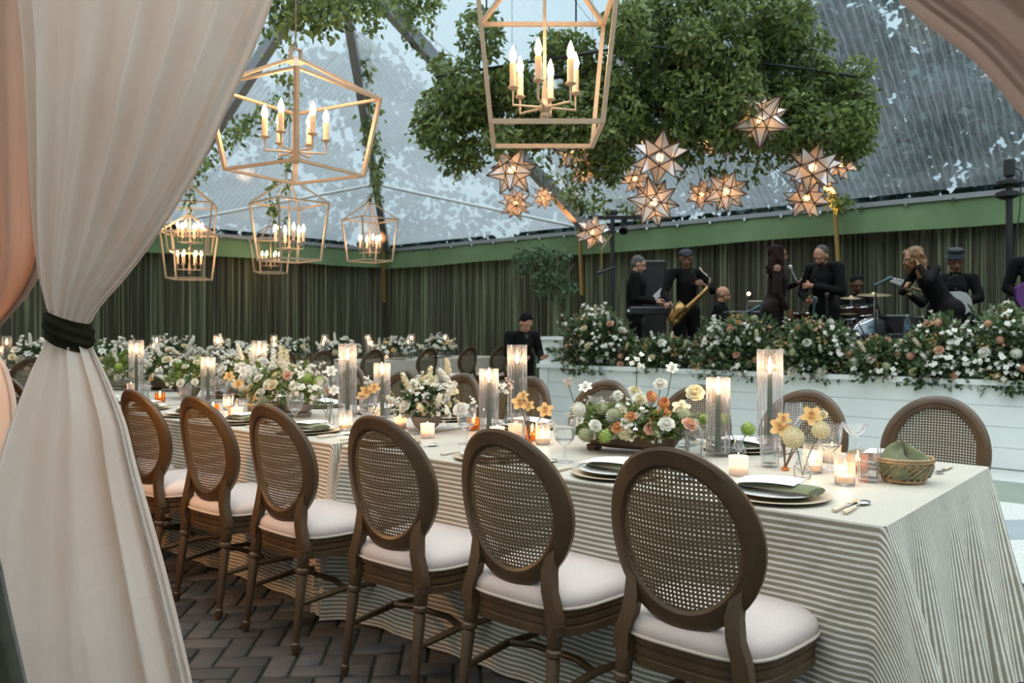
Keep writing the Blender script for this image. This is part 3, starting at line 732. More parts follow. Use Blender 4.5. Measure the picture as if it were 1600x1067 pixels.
# dark green velvet tail at the bottom left corner
D4 = 1.25
vt = thing('velvet_tail', 'dark green velvet curtain edge blurred in the bottom left corner', 'curtain', cw((-60-800)/F*D4, D4, 0))
at(drape_mesh([(760, -190, -60), (870, -220, -6), (950, -240, 10), (1067, -260, 38), (1500, -300, 130), (1800, -320, 190)], D4, 6, 31, (.04, .07)), vt, 'cloth', M_velvet)

# ================================================================ lanterns
def make_lantern():
    t = empty('open_frame_lantern'); T, B, H, AP = .31, .245, .63, .25; s = .020
    g = MB()
    tc_ = [(T, T), (-T, T), (-T, -T), (T, -T)]; bc = [(B, B), (-B, B), (-B, -B), (B, -B)]
    for i in range(4):
        g.bar((*tc_[i], H), (*tc_[(i+1) % 4], H), s); g.bar((*bc[i], 0), (*bc[(i+1) % 4], 0), s)
        g.bar((*bc[i], -.008), (*tc_[i], H+.008), s, up=(1, 0, 0)); g.bar((*tc_[i], H), (tc_[i][0]*.12, tc_[i][1]*.12, H+AP), s)
    g.box((0, 0, H+AP), (.09, .09, .02)); g.build('frame', M_brass, t, smooth=0)
    g = MB(); g.bar((-.035, 0, H+AP), (-.035, 0, H+AP+.10), .014); g.bar((.035, 0, H+AP), (.035, 0, H+AP+.10), .014); g.bar((-.04, 0, H+AP+.10), (.04, 0, H+AP+.10), .014); g.build('hanging_loop', M_brass, t, smooth=0)
    g = MB(); g.lathe([(.008, .16), (.008, H+AP)], 8); g.lathe([(.004, .065), (.016, .07), (.022, .085), (.018, .10), (.026, .112), (.026, .13), (.018, .145), (.014, .17), (.012, .22)], 16); g.build('stem', M_brass, t)
    for k in range(6):
        a = 2*PI*k/6+.3; x, y = .155*math.cos(a), .155*math.sin(a)
        g = MB(); g.tube([(0, 0, .125), (x, y, .125), (x, y, .20)], .006, 8); g.lathe([(.008, .195), (.024, .203), (.026, .208), (.02, .212)], 12, (x, y, 0)); ar = g.build('candle_arm', M_brass, t)
        g = MB(); g.lathe([(.0155, .21), (.0155, .315), (.012, .318)], 12, (x, y, 0)); g.build('candle_sleeve', M_sleeve, ar)
        g = MB(); g.lathe([(.008, .318), (.015, .335), (.017, .35), (.012, .372), (.004, .395), (.001, .402)], 10, (x, y, 0)); g.build('bulb', M_bulb, ar, smooth=180)
    return t
lan0 = make_lantern(); first = [True]
def lantern(px, d, zb, rz, label, scale=1.0, e_=5, squat=False):
    global lan0
    o = lan0 if first[0] else copy_tree(lan0); first[0] = False
    p = cw((px-800)/F*d, d, zb); o.location = p; o.rotation_euler = (0, 0, rz); o.scale = (scale,)*3
    tag(o, label, 'lantern', 'gold open-frame lanterns over the tables')
    if squat:
        for ch in o.children: ch.scale = (1, 1, .66 if not ch.name.startswith('candle') else .86)
    top = zb+(.98*(.66 if squat else 1))*scale; g = MB(); g.tube([(0, 0, (top-zb)/scale), (0, 0, (roofz(p.x, p.y)+.15-zb)/scale)], .004, 6); g.build('hanging_cable', M_brass, o)
    light('lantern_light', 'POINT', p+Vector((0, 0, .38*scale)), e_, WARM, .12)
lantern(851, 3.85, 2.20, A, 'large gold open-frame lantern cut off by the top edge, nearest the centre')
lantern(462, 4.3, 2.107, A+1.05, 'large squat gold lantern with ivy on its loop, beside the pale drape', squat=True)
lantern(452, 9.1, 2.05, A+.79, 'mid-sized gold lantern seen corner-on, left of the tent corner beam')
lantern(578, 12.6, 2.33, A+.7, 'small gold lantern directly under the tent corner beam')
lantern(297, 11.0, 2.32, A+.25, 'gold lantern nearest the drape, higher of two overlapping')
lantern(296, 11.3, 1.98, A+.12, 'gold lantern nearest the drape, lower of two overlapping', .98)
lantern(423, 15.6, 2.36, A+.05, 'smallest gold lantern, low behind the corner-on one')

# ================================================================ moravian stars
PHI = (1+5**.5)/2
def star_geo(kind):
    if kind == 0:
        V = [Vector(v).normalized() for v in [(-1, PHI, 0), (1, PHI, 0), (-1, -PHI, 0), (1, -PHI, 0), (0, -1, PHI), (0, 1, PHI), (0, -1, -PHI), (0, 1, -PHI), (PHI, 0, -1), (PHI, 0, 1), (-PHI, 0, -1), (-PHI, 0, 1)]]
        Fc = [(0, 11, 5), (0, 5, 1), (0, 1, 7), (0, 7, 10), (0, 10, 11), (1, 5, 9), (5, 11, 4), (11, 10, 2), (10, 7, 6), (7, 1, 8), (3, 9, 4), (3, 4, 2), (3, 2, 6), (3, 6, 8), (3, 8, 9), (4, 9, 5), (2, 4, 11), (6, 2, 10), (8, 6, 7), (9, 8, 1)]
        return V, Fc, .50
    V, Fc, _ = star_geo(0); C_ = [sum((V[i] for i in f), Vector())/3 for f in Fc]; C_ = [c.normalized() for c in C_]; F2 = []
    for vi in range(12):
        adj = [k for k, f in enumerate(Fc) if vi in f]; n = V[vi]; u = (C_[adj[0]]-n*C_[adj[0]].dot(n)).normalized(); v_ = n.cross(u)
        adj.sort(key=lambda k: math.atan2(C_[k].dot(v_), C_[k].dot(u))); F2.append(tuple(adj))
    return C_, F2, .47
def make_star(kind):
    t = empty('star_pendant'); V, Fc, core = star_geo(kind); R = 1.0; vs = [v*core*R for v in V]; tips = []; fs = []
    for f in Fc:
        n = sum((V[i] for i in f), Vector()).normalized(); tips.append(n*R); ti = len(vs); vs.append(n*R)
        for a in range(len(f)): fs.append((f[a], f[(a+1) % len(f)], ti))
    g = MB()
    for f in fs: g.add([vs[a]*.985 for a in f], [(0, 1, 2)])
    g.build('glass_panels', M_starglass, t, smooth=0)
    g = MB(); E = set()
    for f in fs:
        for a in range(3): E.add(tuple(sorted((f[a], f[(a+1) % 3]))))
    for a, b in E: g.bar(vs[a], vs[b], .030)
    g.build('frame', M_lead, t, smooth=0)
    g = MB(); g.sphere((0, 0, 0), .13, 10, 8); g.build('bulb', M_starbulb, t, smooth=180)
    return t
def starglass():
    m = bpy.data.materials.new('silvered_star_glass'); m.use_nodes = True; N = m.node_tree.nodes; L = m.node_tree.links
    b = N['Principled BSDF']; b.inputs['Base Color'].default_value = (.78, .80, .83, 1); b.inputs['Roughness'].default_value = .3; b.inputs['Metallic'].default_value = .45
    tl = N.new('ShaderNodeBsdfTranslucent'); tl.inputs[0].default_value = (.95, .72, .55, 1)
    tp_ = N.new('ShaderNodeBsdfTransparent'); tp_.inputs[0].default_value = (.92, .78, .68, 1)
    m1 = N.new('ShaderNodeMixShader'); m1.inputs[0].default_value = .38; L.new(b.outputs[0], m1.inputs[1]); L.new(tl.outputs[0], m1.inputs[2])
    gn = N.new('ShaderNodeNewGeometry'); mr = N.new('ShaderNodeMapRange'); L.new(gn.outputs['Random Per Island'], mr.inputs[0]); mr.inputs[3].default_value = .02; mr.inputs[4].default_value = .6; L.new(mr.outputs[0], m1.inputs[0])
    m2 = N.new('ShaderNodeMixShader'); m2.inputs[0].default_value = .16; L.new(m1.outputs[0], m2.inputs[1]); L.new(tp_.outputs[0], m2.inputs[2])
    L.new(m2.outputs[0], N['Material Output'].inputs[0]); return m
M_starglass = starglass(); M_lead = mat('star_lead_frame', (.09, .045, .028), .5, metal=.4)
stars = [make_star(0), make_star(1)]; su = [True, True]
SL_ = [(800, 266, 80, 7.6, 1, 'large gold-lit star pendant at the left end of the star cluster'), (806, 318, 50, 8.3, 0, 'star pendant hanging just below the leftmost large star'), (849, 308, 36, 8.8, 0, 'smallest star pendant, right of the low left pair'),
 (898, 238, 66, 7.8, 1, 'star pendant half hidden against the big gold lantern corner'), (912, 267, 50, 8.0, 0, 'star pendant overlapping below the one near the lantern corner'), (926, 363, 54, 9.6, 0, 'lowest star pendant, in front of the lighting stand bar'),
 (1031, 246, 84, 7.4, 0, 'large silver star pendant at the centre of the cluster'), (992, 279, 46, 8.6, 0, 'small star pendant at the lower left of the large central star'), (1021, 316, 80, 7.5, 1, 'five-pointed looking amber star pendant under the large central star'),
 (1004, 222, 34, 8.9, 0, 'tiny star pendant peeking behind the large central star'), (1096, 304, 48, 8.3, 0, 'dark amber star pendant, left of the low centre-right pair'), (1134, 299, 70, 7.7, 1, 'amber star pendant, right of the low centre-right pair'),
 (1102, 223, 48, 8.4, 0, 'gold-lit star pendant, left of the upper pair in the ivy'), (1132, 222, 44, 8.7, 0, 'gold-lit star pendant, right of the upper pair in the ivy'), (1188, 186, 92, 7.2, 1, 'biggest silver star pendant, highest against the ivy'),
 (1270, 262, 82, 7.5, 0, 'large silver star pendant in front of the right beam'), (1314, 257, 52, 8.3, 0, 'small amber star pendant farthest right by the beam'), (1260, 310, 66, 7.9, 0, 'star pendant lowest on the right, below the large silver one')]
for i, (px, py, sz, d, k, lb) in enumerate(SL_):
    o = stars[k] if su[k] else copy_tree(stars[k]); su[k] = False
    p = pd(px, py, d); s_ = sz*1.1*d/F/2; o.location = p; o.scale = (s_,)*3; o.rotation_euler = (random.uniform(-.5, .5), random.uniform(-.5, .5), random.uniform(0, 6))
    tag(o, lb, 'star light', 'glass star pendants hanging from the ivy')
    g = MB(); M_ = (Euler(o.rotation_euler).to_matrix()).inverted()
    top = M_ @ Vector((0, 0, ((4.15 if i not in (0, 5) else roofz(p.x, p.y)+.1)-p.z)/s_)); g.bar(M_ @ Vector((0, 0, .5)), top, .004/s_); g.build('cord', M_black, o, smooth=0)
    light('star_light', 'POINT', p, .45, (1, .55, .25), .04)

# ================================================================ ivy cloud
def blobpts(specs, dens):
    P = []
    for (px, py, d, rx, rz_, ry) in specs:      # centre pixel, depth, radii in metres (right, up, deep)
        n = int(dens*rx*rz_*ry**.5); c = pd(px, py, d)
        q = rng.normal(size=(n, 3)); q /= np.linalg.norm(q, axis=1)[:, None]; q *= rng.uniform(.35, 1.0, n)[:, None]**.5
        x = q[:, 0]*rx; dd = q[:, 1]*ry; z = q[:, 2]*rz_
        P.append(np.stack([c.x+x*CA-dd*SA, c.y+x*SA+dd*CA, c.z+z], axis=1))
    return np.concatenate(P)
ivy = thing('ivy_cloud', 'huge hanging cloud of green ivy suspended above the dance floor', 'hanging greenery', pd(1030, 130, 7.8))
sp = [(700, 165, 7.9, .32, .42, .5), (760, 150, 7.8, .42, .55, .6), (850, 160, 7.8, .5, .50, .7), (940, 150, 7.8, .5, .55, .7), (1000, 120, 7.7, .5, .62, .7), (1080, 110, 7.7, .55, .62, .7),
      (1130, 95, 7.7, .5, .6, .7), (1200, 110, 7.7, .5, .62, .7), (1270, 150, 7.8, .45, .45, .6), (1320, 165, 7.9, .30, .40, .45), (690, 210, 7.9, .2, .25, .3), (720, 245, 7.9, .14, .16, .2),
      (1110, 30, 7.8, .35, .25, .4), (1330, 215, 7.9, .18, .22, .3), (1180, 180, 7.7, .4, .35, .5), (1070, 190, 7.7, .45, .35, .5), (970, 210, 7.7, .3, .3, .4), (800, 215, 7.8, .35, .18, .4), (1230, 215, 7.7, .25, .22, .4), (1280, 60, 7.8, .15, .12, .2), (985, 30, 7.7, .2, .14, .3)]
r9 = random.Random(9); sp2 = []
for (px, py, d, rx, rz_, ry) in sp:
    for k in range(11):
        a = r9.uniform(0, 2*PI); q = r9.uniform(.25, 1.08); f = r9.uniform(.28, .48)
        sp2.append((px+q*rx*F/d*math.cos(a), py-q*rz_*F/d*math.sin(a), d+r9.uniform(-.6, .6)*ry, rx*f*1.1, rz_*f*.95, ry*f*1.2))
P = blobpts(sp2, 19000)
me = leaves('foliage', P, .070, M_leaf, down=.7, width=.8); lk = link('foliage', me, ivy); lk.location = -Vector(ivy.location); lk['kind'] = 'stuff'
def strands(specs, name, m, parent, size=.05, gap=.012, spread=.035):
    P = []
    for (x0, y0, x1, y1, d0, d1) in specs:
        a = np.array(pd(x0, y0, d0)); b = np.array(pd(x1, y1, d1)); L_ = np.linalg.norm(b-a); n = int(L_/gap)
        t = rng.uniform(0, 1, n)[:, None]; wob = np.sin(t*9+x0)*.03
        P.append(a+(b-a)*t+rng.normal(size=(n, 3))*spread*(1-.45*t)+wob)
    me = leaves(name, np.concatenate(P), size, m, down=.9); o = link(name, me, parent)
    if parent: o.location = -Vector(parent.location)
    return o
strands([(x, 200+random.uniform(0, 40), x+random.uniform(-6, 6), y, 7.8, 7.8) for x, y in ((655, 185), (672, 205), (690, 262), (715, 275), (745, 240), (905, 300), (935, 330), (960, 290), (985, 255), (1045, 250), (1070, 270), (1105, 280), (1135, 290), (1165, 270), (1200, 262), (1178, 285), (1215, 240), (1330, 250), (1350, 235), (1360, 200), (1345, 262), (1238, 262), (870, 250), (825, 245))], 'trailing_strand', M_leaf, ivy, .06, .006, .05)
g = MB()
for q in range(3):
    g.tube([pd(680+q*12, 120+q*30, 7.5+q*.35), pd(1000, 70+q*30, 7.5+q*.35), pd(1340, 120+q*30, 7.5+q*.35)], .014, 6)
for q in (760, 900, 1050, 1200): g.tube([pd(q, 110, 7.7), pd(q, -160, 7.7)], .008, 6)
at(g, ivy, 'support_rod', M_black)
# trailing vines on beams and cables
def vine(label, specs, size=.05, gap=.008, spread=.05):
    o = thing('ivy_garland', label, 'garland', pd(*specs[0][:2], specs[0][4]), 0, 'ivy garlands on the tent frame')
    strands(specs, 'foliage', M_leaf, o, size, gap, spread); return o
vine('ivy garland climbing the middle roof beam', [(600, -30, 650, 60, 11.3, 11.9), (650, 60, 705, 125, 11.9, 12.4), (840, 245, 925, 335, 13.8, 14.6), (860, 300, 940, 330, 13.9, 14.6), (900, 280, 915, 330, 14, 14.4), (960, 300, 1000, 345, 14.3, 14.3)], .10, .010, .10)
vine('ivy garland hanging down the tent corner beam', [(572, 140, 586, 320, 13.6, 15.2), (572, 60, 573, 130, 12.8, 13.4), (580, 160, 594, 290, 13.8, 15.4)], .10, .010, .08)
vine('ivy garland trailing from the left beam to the drape', [(440, 150, 345, 225, 9, 10.2), (400, 175, 305, 275, 9.3, 10.6), (320, 240, 290, 330, 10.4, 10.8), (410, 20, 425, 60, 5.2, 5.2)], .07, .010, .07)
vine('thick ivy garland along the ridge over the ivy-looped lantern', [(400, -10, 560, 5, 5.3, 5.6), (415, 10, 540, 20, 5.2, 5.4), (430, 40, 520, 30, 5.2, 5.3), (420, -20, 520, -20, 5.2, 5.3), (520, 10, 640, -20, 5.6, 6.0), (560, -10, 580, 40, 5.7, 5.7), (610, -10, 680, 5, 6.2, 6.8), (640, -20, 655, 40, 6.3, 6.4)], .055, .0022, .085)
vine('ivy strand hanging through the ivy-looped lantern', [(440, 60, 450, 150, 5.1, 5.1), (448, 150, 440, 200, 5.1, 5.1), (445, 245, 437, 300, 5.1, 5.1)], .045, .006, .03)
vine('ivy sprigs hanging below the ivy-looped lantern', [(425, 315, 428, 345, 8.6, 8.6), (440, 335, 446, 348, 8.6, 8.6), (430, 300, 424, 330, 8.6, 8.6)], .055, .008, .03)
vine('ivy tuft at the foot of the right roof beam', [(1290, 300, 1320, 315, 11.5, 11.8), (1300, 315, 1325, 320, 11.5, 11.8)], .08, .006, .06)

# ================================================================ blooms (each faces +Z, radius 1)
def petal_grid(g, base_r, h0, tip_r, h1, wdt, ang, bulge=.25, n=3, curl=0.0):
    """a petal patch that starts at radius base_r/height h0 and reaches tip_r/h1"""
    vs = []; ca, sa = math.cos(ang), math.sin(ang)
    for i in range(n+1):
        t = i/n; r = base_r+(tip_r-base_r)*t + bulge*math.sin(PI*t)*.5; z = h0+(h1-h0)*t**1.3 - curl*t*t
        w_ = wdt*(math.sin(PI*(.14+.70*t)))
        for k in (-1, 0, 1): x, y = r-.10*abs(k)*w_*2, k*w_; vs.append((x*ca-y*sa, x*sa+y*ca, z+.10*abs(k)*w_))
    g.add(vs, [(i*3+k, i*3+k+1, (i+1)*3+k+1, (i+1)*3+k) for i in range(n) for k in (0, 1)])
def me_of(g, name, m):
    o = g.build(name, m, smooth=180); me = o.data; bpy.data.objects.remove(o); return me
def rose_me(m):
    g = MB(); r = random.Random(1)
    for k, (br, h0, tr, h1, w_, n, cu) in enumerate([(.05, .1, .95, .15, .46, 7, .12), (.05, .12, .78, .36, .42, 6, .05), (.05, .15, .58, .50, .36, 5, 0), (.04, .2, .40, .58, .28, 5, 0), (.02, .2, .22, .60, .2, 4, 0)]):
        for i in range(n): petal_grid(g, br, h0, tr, h1, w_, 2*PI*i/n+k*.5+r.uniform(-.1, .1), .22, 3, cu)
    g.sphere((0, 0, .1), .32, 8, 5); return me_of(g, 'rose', m)
def dahlia_me(m):
    g = MB(); N_ = 90
    for i in range(N_):
        z = 1-1.5*(i+.5)/N_; a = i*2.39996; rr = math.sqrt(max(0, 1-z*z)); n = Vector((rr*math.cos(a), rr*math.sin(a), z))
        u = n.cross(Vector((0, 0, 1))).normalized() if abs(z) < .97 else Vector((1, 0, 0)); v = Vector((0, 0, 1)) - n*z; v = v.normalized() if v.length > .1 else n.cross(u)
        c = n*.62; g.add([c-u*.02, c+u*.12+n*.22-v*.02, c+n*.40-v*.16*0+v*.02, c-u*.12+n*.22-v*.02, c+n*.2-v*.14], [(0, 4, 1), (4, 2, 1), (0, 3, 4), (4, 3, 2)])
    g.sphere((0, 0, 0), .66, 10, 8); return me_of(g, 'dahlia', m)
def daisy_me(m, n=6, w_=.34, cup=True):
    g = MB()
    for i in range(n): petal_grid(g, .1, .05, 1.0, .22, w_, 2*PI*i/n, .0, 3, .1)
    if cup: g.lathe([(.14, .05), (.26, .36), (.31, .46), (.25, .36), (.10, .12)], 10)
    return me_of(g, 'narcissus', m)
def tulip_me(m):
    g = MB()
    for i in range(6): petal_grid(g, .05, -.5, .34, 1.0, .38, PI*i/3+.2*(i % 2), .75, 4)
    return me_of(g, 'tulip', m)
def cluster_me(m, N_=34, fs=.26, spike=False, name='floret_cluster', seed=2):
    g = MB(); r = random.Random(seed)
    for i in range(N_):
        if spike:
            t = (i+.5)/N_; a = i*2.4; R_ = .42*(1-t*.55); c = Vector((R_*math.cos(a), R_*math.sin(a), -1+2.6*t)); n = Vector((math.cos(a), math.sin(a), .5)).normalized()
        else:
            z = 1-1.6*(i+.5)/N_; a = i*2.39996; q = math.sqrt(max(0, 1-z*z)); n = Vector((q*math.cos(a), q*math.sin(a), z)); c = n*(.75+.2*r.random())
        u = n.cross(Vector((.3, .2, 1))).normalized(); v = n.cross(u); k = fs*r.uniform(.8, 1.2); th = r.uniform(0, 1.5)
        vs = [c-n*.04]
        for j in range(8):
            an = th+2*PI*j/8; rad = k if j % 2 == 0 else k*.5; vs.append(c+(u*math.cos(an)+v*math.sin(an))*rad+n*(.10*k if j % 2 == 0 else 0))
        g.add(vs, [(0, 1+j, 1+(j+1) % 8) for j in range(8)])
    if spike: g.lathe([(.1, -1.1), (.36, -.8), (.26, .6), (.05, 1.5)], 8)
    else: g.sphere((0, 0, 0), .74, 8, 6)
    return me_of(g, name, m)
def spray_me(m, N_, fs, seed):
    g = MB(); r = random.Random(seed)
    for i in range(N_):
        c = Vector((r.gauss(0, .5), r.gauss(0, .5), r.gauss(.1, .45))); n = (c*.6+Vector((0, 0, .8))).normalized(); u = n.cross(Vector((.3, .9, .1))).normalized(); v = n.cross(u); k = fs*r.uniform(.7, 1.2); vs = [c-n*k*.15]
        for j in range(8): an = 2*PI*j/8+i; rad = k if j % 2 == 0 else k*.7; vs.append(c+(u*math.cos(an)+v*math.sin(an))*rad+n*(.3*k if j % 2 == 0 else .1*k))
        g.add(vs, [(0, 1+j, 1+(j+1) % 8) for j in range(8)])
        g.sphere(c-n*k*.25, k*.5, 6, 4)
    return me_of(g, 'blossom', m)
BL = {'rose_w': rose_me(M_white), 'rose_c': rose_me(M_cream), 'rose_b': rose_me(M_blush), 'rose_p': rose_me(M_peach), 'dahlia_w': dahlia_me(M_white), 'dahlia_c': dahlia_me(M_cream), 'dahlia_p': dahlia_me(M_blush),
      'narc_w': daisy_me(M_white), 'narc_c': daisy_me(M_cream, 5, .42), 'narc_g': daisy_me(M_gold, 5, .36), 'tulip_p': tulip_me(M_peach), 'tulip_w': tulip_me(M_white), 'hyd_l': cluster_me(M_lime, 60, .2), 'hyd_s': cluster_me(M_sage, 60, .18),
      'stock_w': cluster_me(M_white, 30, .27, True), 'stock_c': cluster_me(M_cream, 30, .27, True), 'blos_w': spray_me(M_white, 11, .34, 5), 'blos_b': spray_me(M_blush, 11, .30, 6), 'yel': spray_me(M_gold, 30, .17, 8)}
BN = {'rose': 'rose', 'dahlia': 'dahlia', 'narc': 'narcissus', 'tulip': 'tulip', 'hyd': 'hydrangea', 'stock': 'stock_spike', 'blos': 'blossom_spray', 'yel': 'mimosa_sprig'}  # each blossom object is a spray of separate florets
def bloom(key, loc, nrm, size, parent, roll=None):
    o = link(BN[key.split('_')[0]], BL[key], parent); o.location = loc; o.scale = (size,)*3
    q = Vector(nrm).to_track_quat('Z', 'Y'); o.rotation_mode = 'QUATERNION'; o.rotation_quaternion = q @ Quaternion((0, 0, 1), random.uniform(0, 6)); return o
def flowers(root, c, rx, ry, rz_, palette, seed, leafn=700, leafsize=.035, leafm=None, zmin=-.15, rotA=0.0, sprigs=8, poke=.12):
    """blooms over a dome of leaves; palette = [(key, count, radius)]"""
    r = random.Random(seed); c = Vector(c); ca, sa = math.cos(rotA), math.sin(rotA)
    def rot(v): return Vector((v.x*ca-v.y*sa, v.x*sa+v.y*ca, v.z))
    pts = []
    allb = [(k, s_) for k, n, s_ in palette for _ in range(n)]; r.shuffle(allb)
    for k, s_ in allb:
        best = None
        for _ in range(12):
            z = r.uniform(zmin, 1); a = r.uniform(0, 2*PI); q = math.sqrt(max(0, 1-z*z)); n = Vector((q*math.cos(a), q*math.sin(a), z)); rad = r.uniform(.78, 1.08+poke)
            p = Vector((n.x*rx*rad, n.y*ry*rad, n.z*rz_*rad)); dm = min([(p-q2).length for q2 in pts] or [9])
            if best is None or dm > best[0]: best = (dm, p, n)
        _, p, n = best; pts.append(p); nn = rot(Vector((n.x/rx, n.y/ry, n.z/rz_)).normalized()*.8+Vector((0, 0, .35)))
        bloom(k, c+rot(p), nn, s_*r.uniform(.85, 1.15), root)
    K = leafn; u = rng.normal(size=(K, 3)); u /= np.linalg.norm(u, axis=1)[:, None]; u[:, 2] = np.abs(u[:, 2])*1.1-.22; rad = rng.uniform(.45, 1.12, K)[:, None]**.6
    loc = u*rad*np.array([rx, ry, rz_]); ex = []; dirs = [u]
    for _ in range(sprigs):
        a = r.uniform(0, 2*PI); el = r.uniform(-.1, 1.1); d = np.array((math.cos(a)*math.cos(el), math.sin(a)*math.cos(el), math.sin(el))); L_ = r.uniform(1.1, 1.45)
        t = rng.uniform(.7, L_, 16)[:, None]; e_ = d*t*np.array([rx, ry, rz_])+rng.normal(size=(16, 3))*.008; e_[:, 2] -= (t[:, 0]-.7)**2*.06; ex.append(e_); dirs.append(np.tile(d, (16, 1)))
    if ex: loc = np.concatenate([loc]+ex); u = np.concatenate(dirs)
    R_ = np.array([[ca, -sa, 0], [sa, ca, 0], [0, 0, 1]]); loc = loc @ R_.T; u = u @ R_.T
    me = leaves('foliage', loc+np.array(c), leafsize, leafm or M_leafd, dirs=u, jitter=.4); o = link('foliage', me, root); return o

# ================================================================ table ware
def pl(g, r, z0, h, n=40): g.lathe([(r*.55, z0), (r*.72, z0+h*.25), (r, z0+h), (r*.985, z0+h*1.12), (r*.70, z0+h*.55), (0.0001, z0+h*.45)], n)
def mk_one(name, g, m, smooth=50): o = g.build(name, m, smooth=smooth); return o
g = MB(); pl(g, .165, 0, .012); charger0 = mk_one('charger_plate', g, mat('bamboo_charger', (.45, .36, .24), .5, var=.15, scale=40))
g = MB(); pl(g, .135, 0, .016); plate0 = mk_one('dinner_plate', g, M_china)
def napkin_mesh():
    g = MB(); vs = []; n = 24; m_ = 8                     # folded roll: a flat slab whose right end curls up
    prof = []
    for i in range(n+1):
        t = i/n; x = -.125+.25*t; z = .012+.014*math.sin(PI*t)**.6 + (.012*(t-.7)/.3 if t > .7 else 0); prof.append((x, z, .062*(1-.25*abs(t-.5)*2*.6)))
    for x, z, w_ in prof:
        for k in range(m_): a = 2*PI*k/m_; vs.append((x+.02*math.sin(a)*0, w_*math.cos(a), max(.0, z*.55+z*.5*math.sin(a))))
    fs = [tuple(range(m_))[::-1], tuple(range(n*m_, (n+1)*m_))]
    for i in range(n):
        for k in range(m_): fs.append((i*m_+k, i*m_+(k+1) % m_, (i+1)*m_+(k+1) % m_, (i+1)*m_+k))
    g.add(vs, fs); return g
nap0 = mk_one('napkin', napkin_mesh(), M_olive, 60)
g = MB(); vs = []
for i in range(9):
    t = i/8; x = -.115+.195*t; z = .006*math.sin(PI*t)
    for y in (-.070, .070):
        vs += [(x, y, z), (x, y, z+.0016)]
fs = []
for i in range(8):
    a = i*4; b = a+4; fs += [(a+1, b+1, b+3, a+3), (a, a+2, b+2, b), (a, b, b+1, a+1), (a+2, a+3, b+3, b+2)]
g.add(vs, fs+[(0, 1, 3, 2), (32, 34, 35, 33)]); card0 = mk_one('menu_card', g, M_card, 0)
def cutlery(kind):
    g = MB(); hd = mat('bone_handle', (.60, .50, .38), .4)
    t = empty(kind); h_ = MB(); h_.tube([(0, -.10, .006), (0, -.05, .007), (0, 0, .006)], [.007, .0085, .006], 8, flat=.6); h_.build('handle', hd, t)
    if kind == 'knife': g.box((0, .055, .005), (.016, .11, .002), taper=.9)
    elif kind == 'fork':
        g.tube([(0, 0, .006), (0, .05, .006)], .0028, 6); g.box((0, .06, .006), (.022, .022, .002))
        for k in range(4): g.box((-.009+.006*k, .088, .007), (.0028, .036, .002))
    else: g.tube([(0, 0, .006), (0, .06, .006)], .0028, 6); g.sphere((0, .082, .007), .02, 10, 6, (1, 1.5, .25))
    g.build('blade' if kind == 'knife' else 'tines' if kind == 'fork' else 'bowl', M_silver, t, smooth=60); return t
cut0 = {k: cutlery(k) for k in ('knife', 'fork', 'spoon')}
def tumbler():
    t = empty('water_tumbler'); g = MB(); g.lathe([(.031, 0), (.033, .006), (.038, .10), (.040, .115), (.0385, .115), (.034, .012), (.0001, .010)], 32, ribs=1, ribamp=.028, cap=True); g.build('glass', M_ribglass, t, smooth=25)
    g = MB(); g.lathe([(.030, .014), (.0345, .070)], 20); g.build('water', M_water, t); return t
def goblet(kind='goblet'):
    t = empty(kind); g = MB()
    if kind == 'goblet': pr = [(.034, 0), (.034, .003), (.007, .010), (.005, .030), (.006, .055), (.014, .062), (.034, .082), (.040, .115), (.041, .155), (.0395, .155), (.033, .085), (.0001, .070)]; wl = (.030, .08, .038, .118)
    elif kind == 'wine_glass': pr = [(.034, 0), (.034, .002), (.005, .008), (.0035, .05), (.004, .095), (.020, .108), (.038, .135), (.040, .165), (.034, .21), (.033, .21), (.038, .165), (.0001, .104)]; wl = None
    else: pr = [(.034, 0), (.034, .002), (.005, .008), (.0035, .05), (.005, .100), (.030, .118), (.050, .145), (.052, .155), (.050, .155), (.028, .122), (.0001, .108)]; wl = None
    g.lathe(pr, 28, ribs=1 if kind == 'goblet' else 0, ribamp=.02); g.build('glass', M_ribglass if kind == 'goblet' else M_glass, t, smooth=30)
    if wl: g = MB(); g.lathe([(wl[0], wl[1]), (wl[2], wl[3])], 20); g.build('water', M_water, t)
    return t
def flame_at(t, z, s=1.0):
    g = MB(); g.lathe([(.001, z), (.0055*s, z+.008*s), (.0065*s, z+.016*s), (.0035*s, z+.030*s), (.0004, z+.042*s)], 8); return g.build('flame', M_flame, t, smooth=180)
def votive(kind):
    t = empty('votive_candle'); g = MB()
    if kind == 'frost': pr = [(.030, 0), (.033, .003), (.034, .062), (.0365, .068), (.0345, .069), (.031, .006), (.0001, .005)]; m = M_frost
    elif kind == 'amber': pr = [(.030, 0), (.036, .004), (.036, .066), (.034, .066), (.033, .007), (.0001, .006)]; m = M_amber
    else: pr = [(.028, 0), (.033, .003), (.034, .105), (.032, .105), (.031, .008), (.0001, .006)]; m = M_glass
    g.lathe(pr, 24); g.build('holder', m, t, smooth=40); g = MB(); g.lathe([(.0255, .008), (.0255, .030), (.001, .031)], 16); w_ = g.build('wax', M_wax, t); flame_at(t, .034, 1.1); return t
def hurricane(h, r):
    o = empty('hurricane_glass'); g = MB(); g.lathe([(r*.98, 0), (r, .004), (r, h), (r*.93, h), (r*.93, .012), (.0001, .010)], 40, ribs=1, ribamp=.035); g.build('ribbed_cylinder', M_ribglass, o, smooth=20); return o
def taper(h):
    t = empty('taper_candle'); g = MB(); g.lathe([(.0135, .016), (.013, .05), (.0095, h), (.002, h+.006)], 14); g.build('wax', M_greenwax, t)
    g = MB(); g.lathe([(.028, .010), (.028, .014), (.017, .018), (.017, .040), (.014, .040)], 16); g.build('candle_cup', M_glass, t); flame_at(t, h+.006, 1.6); return t
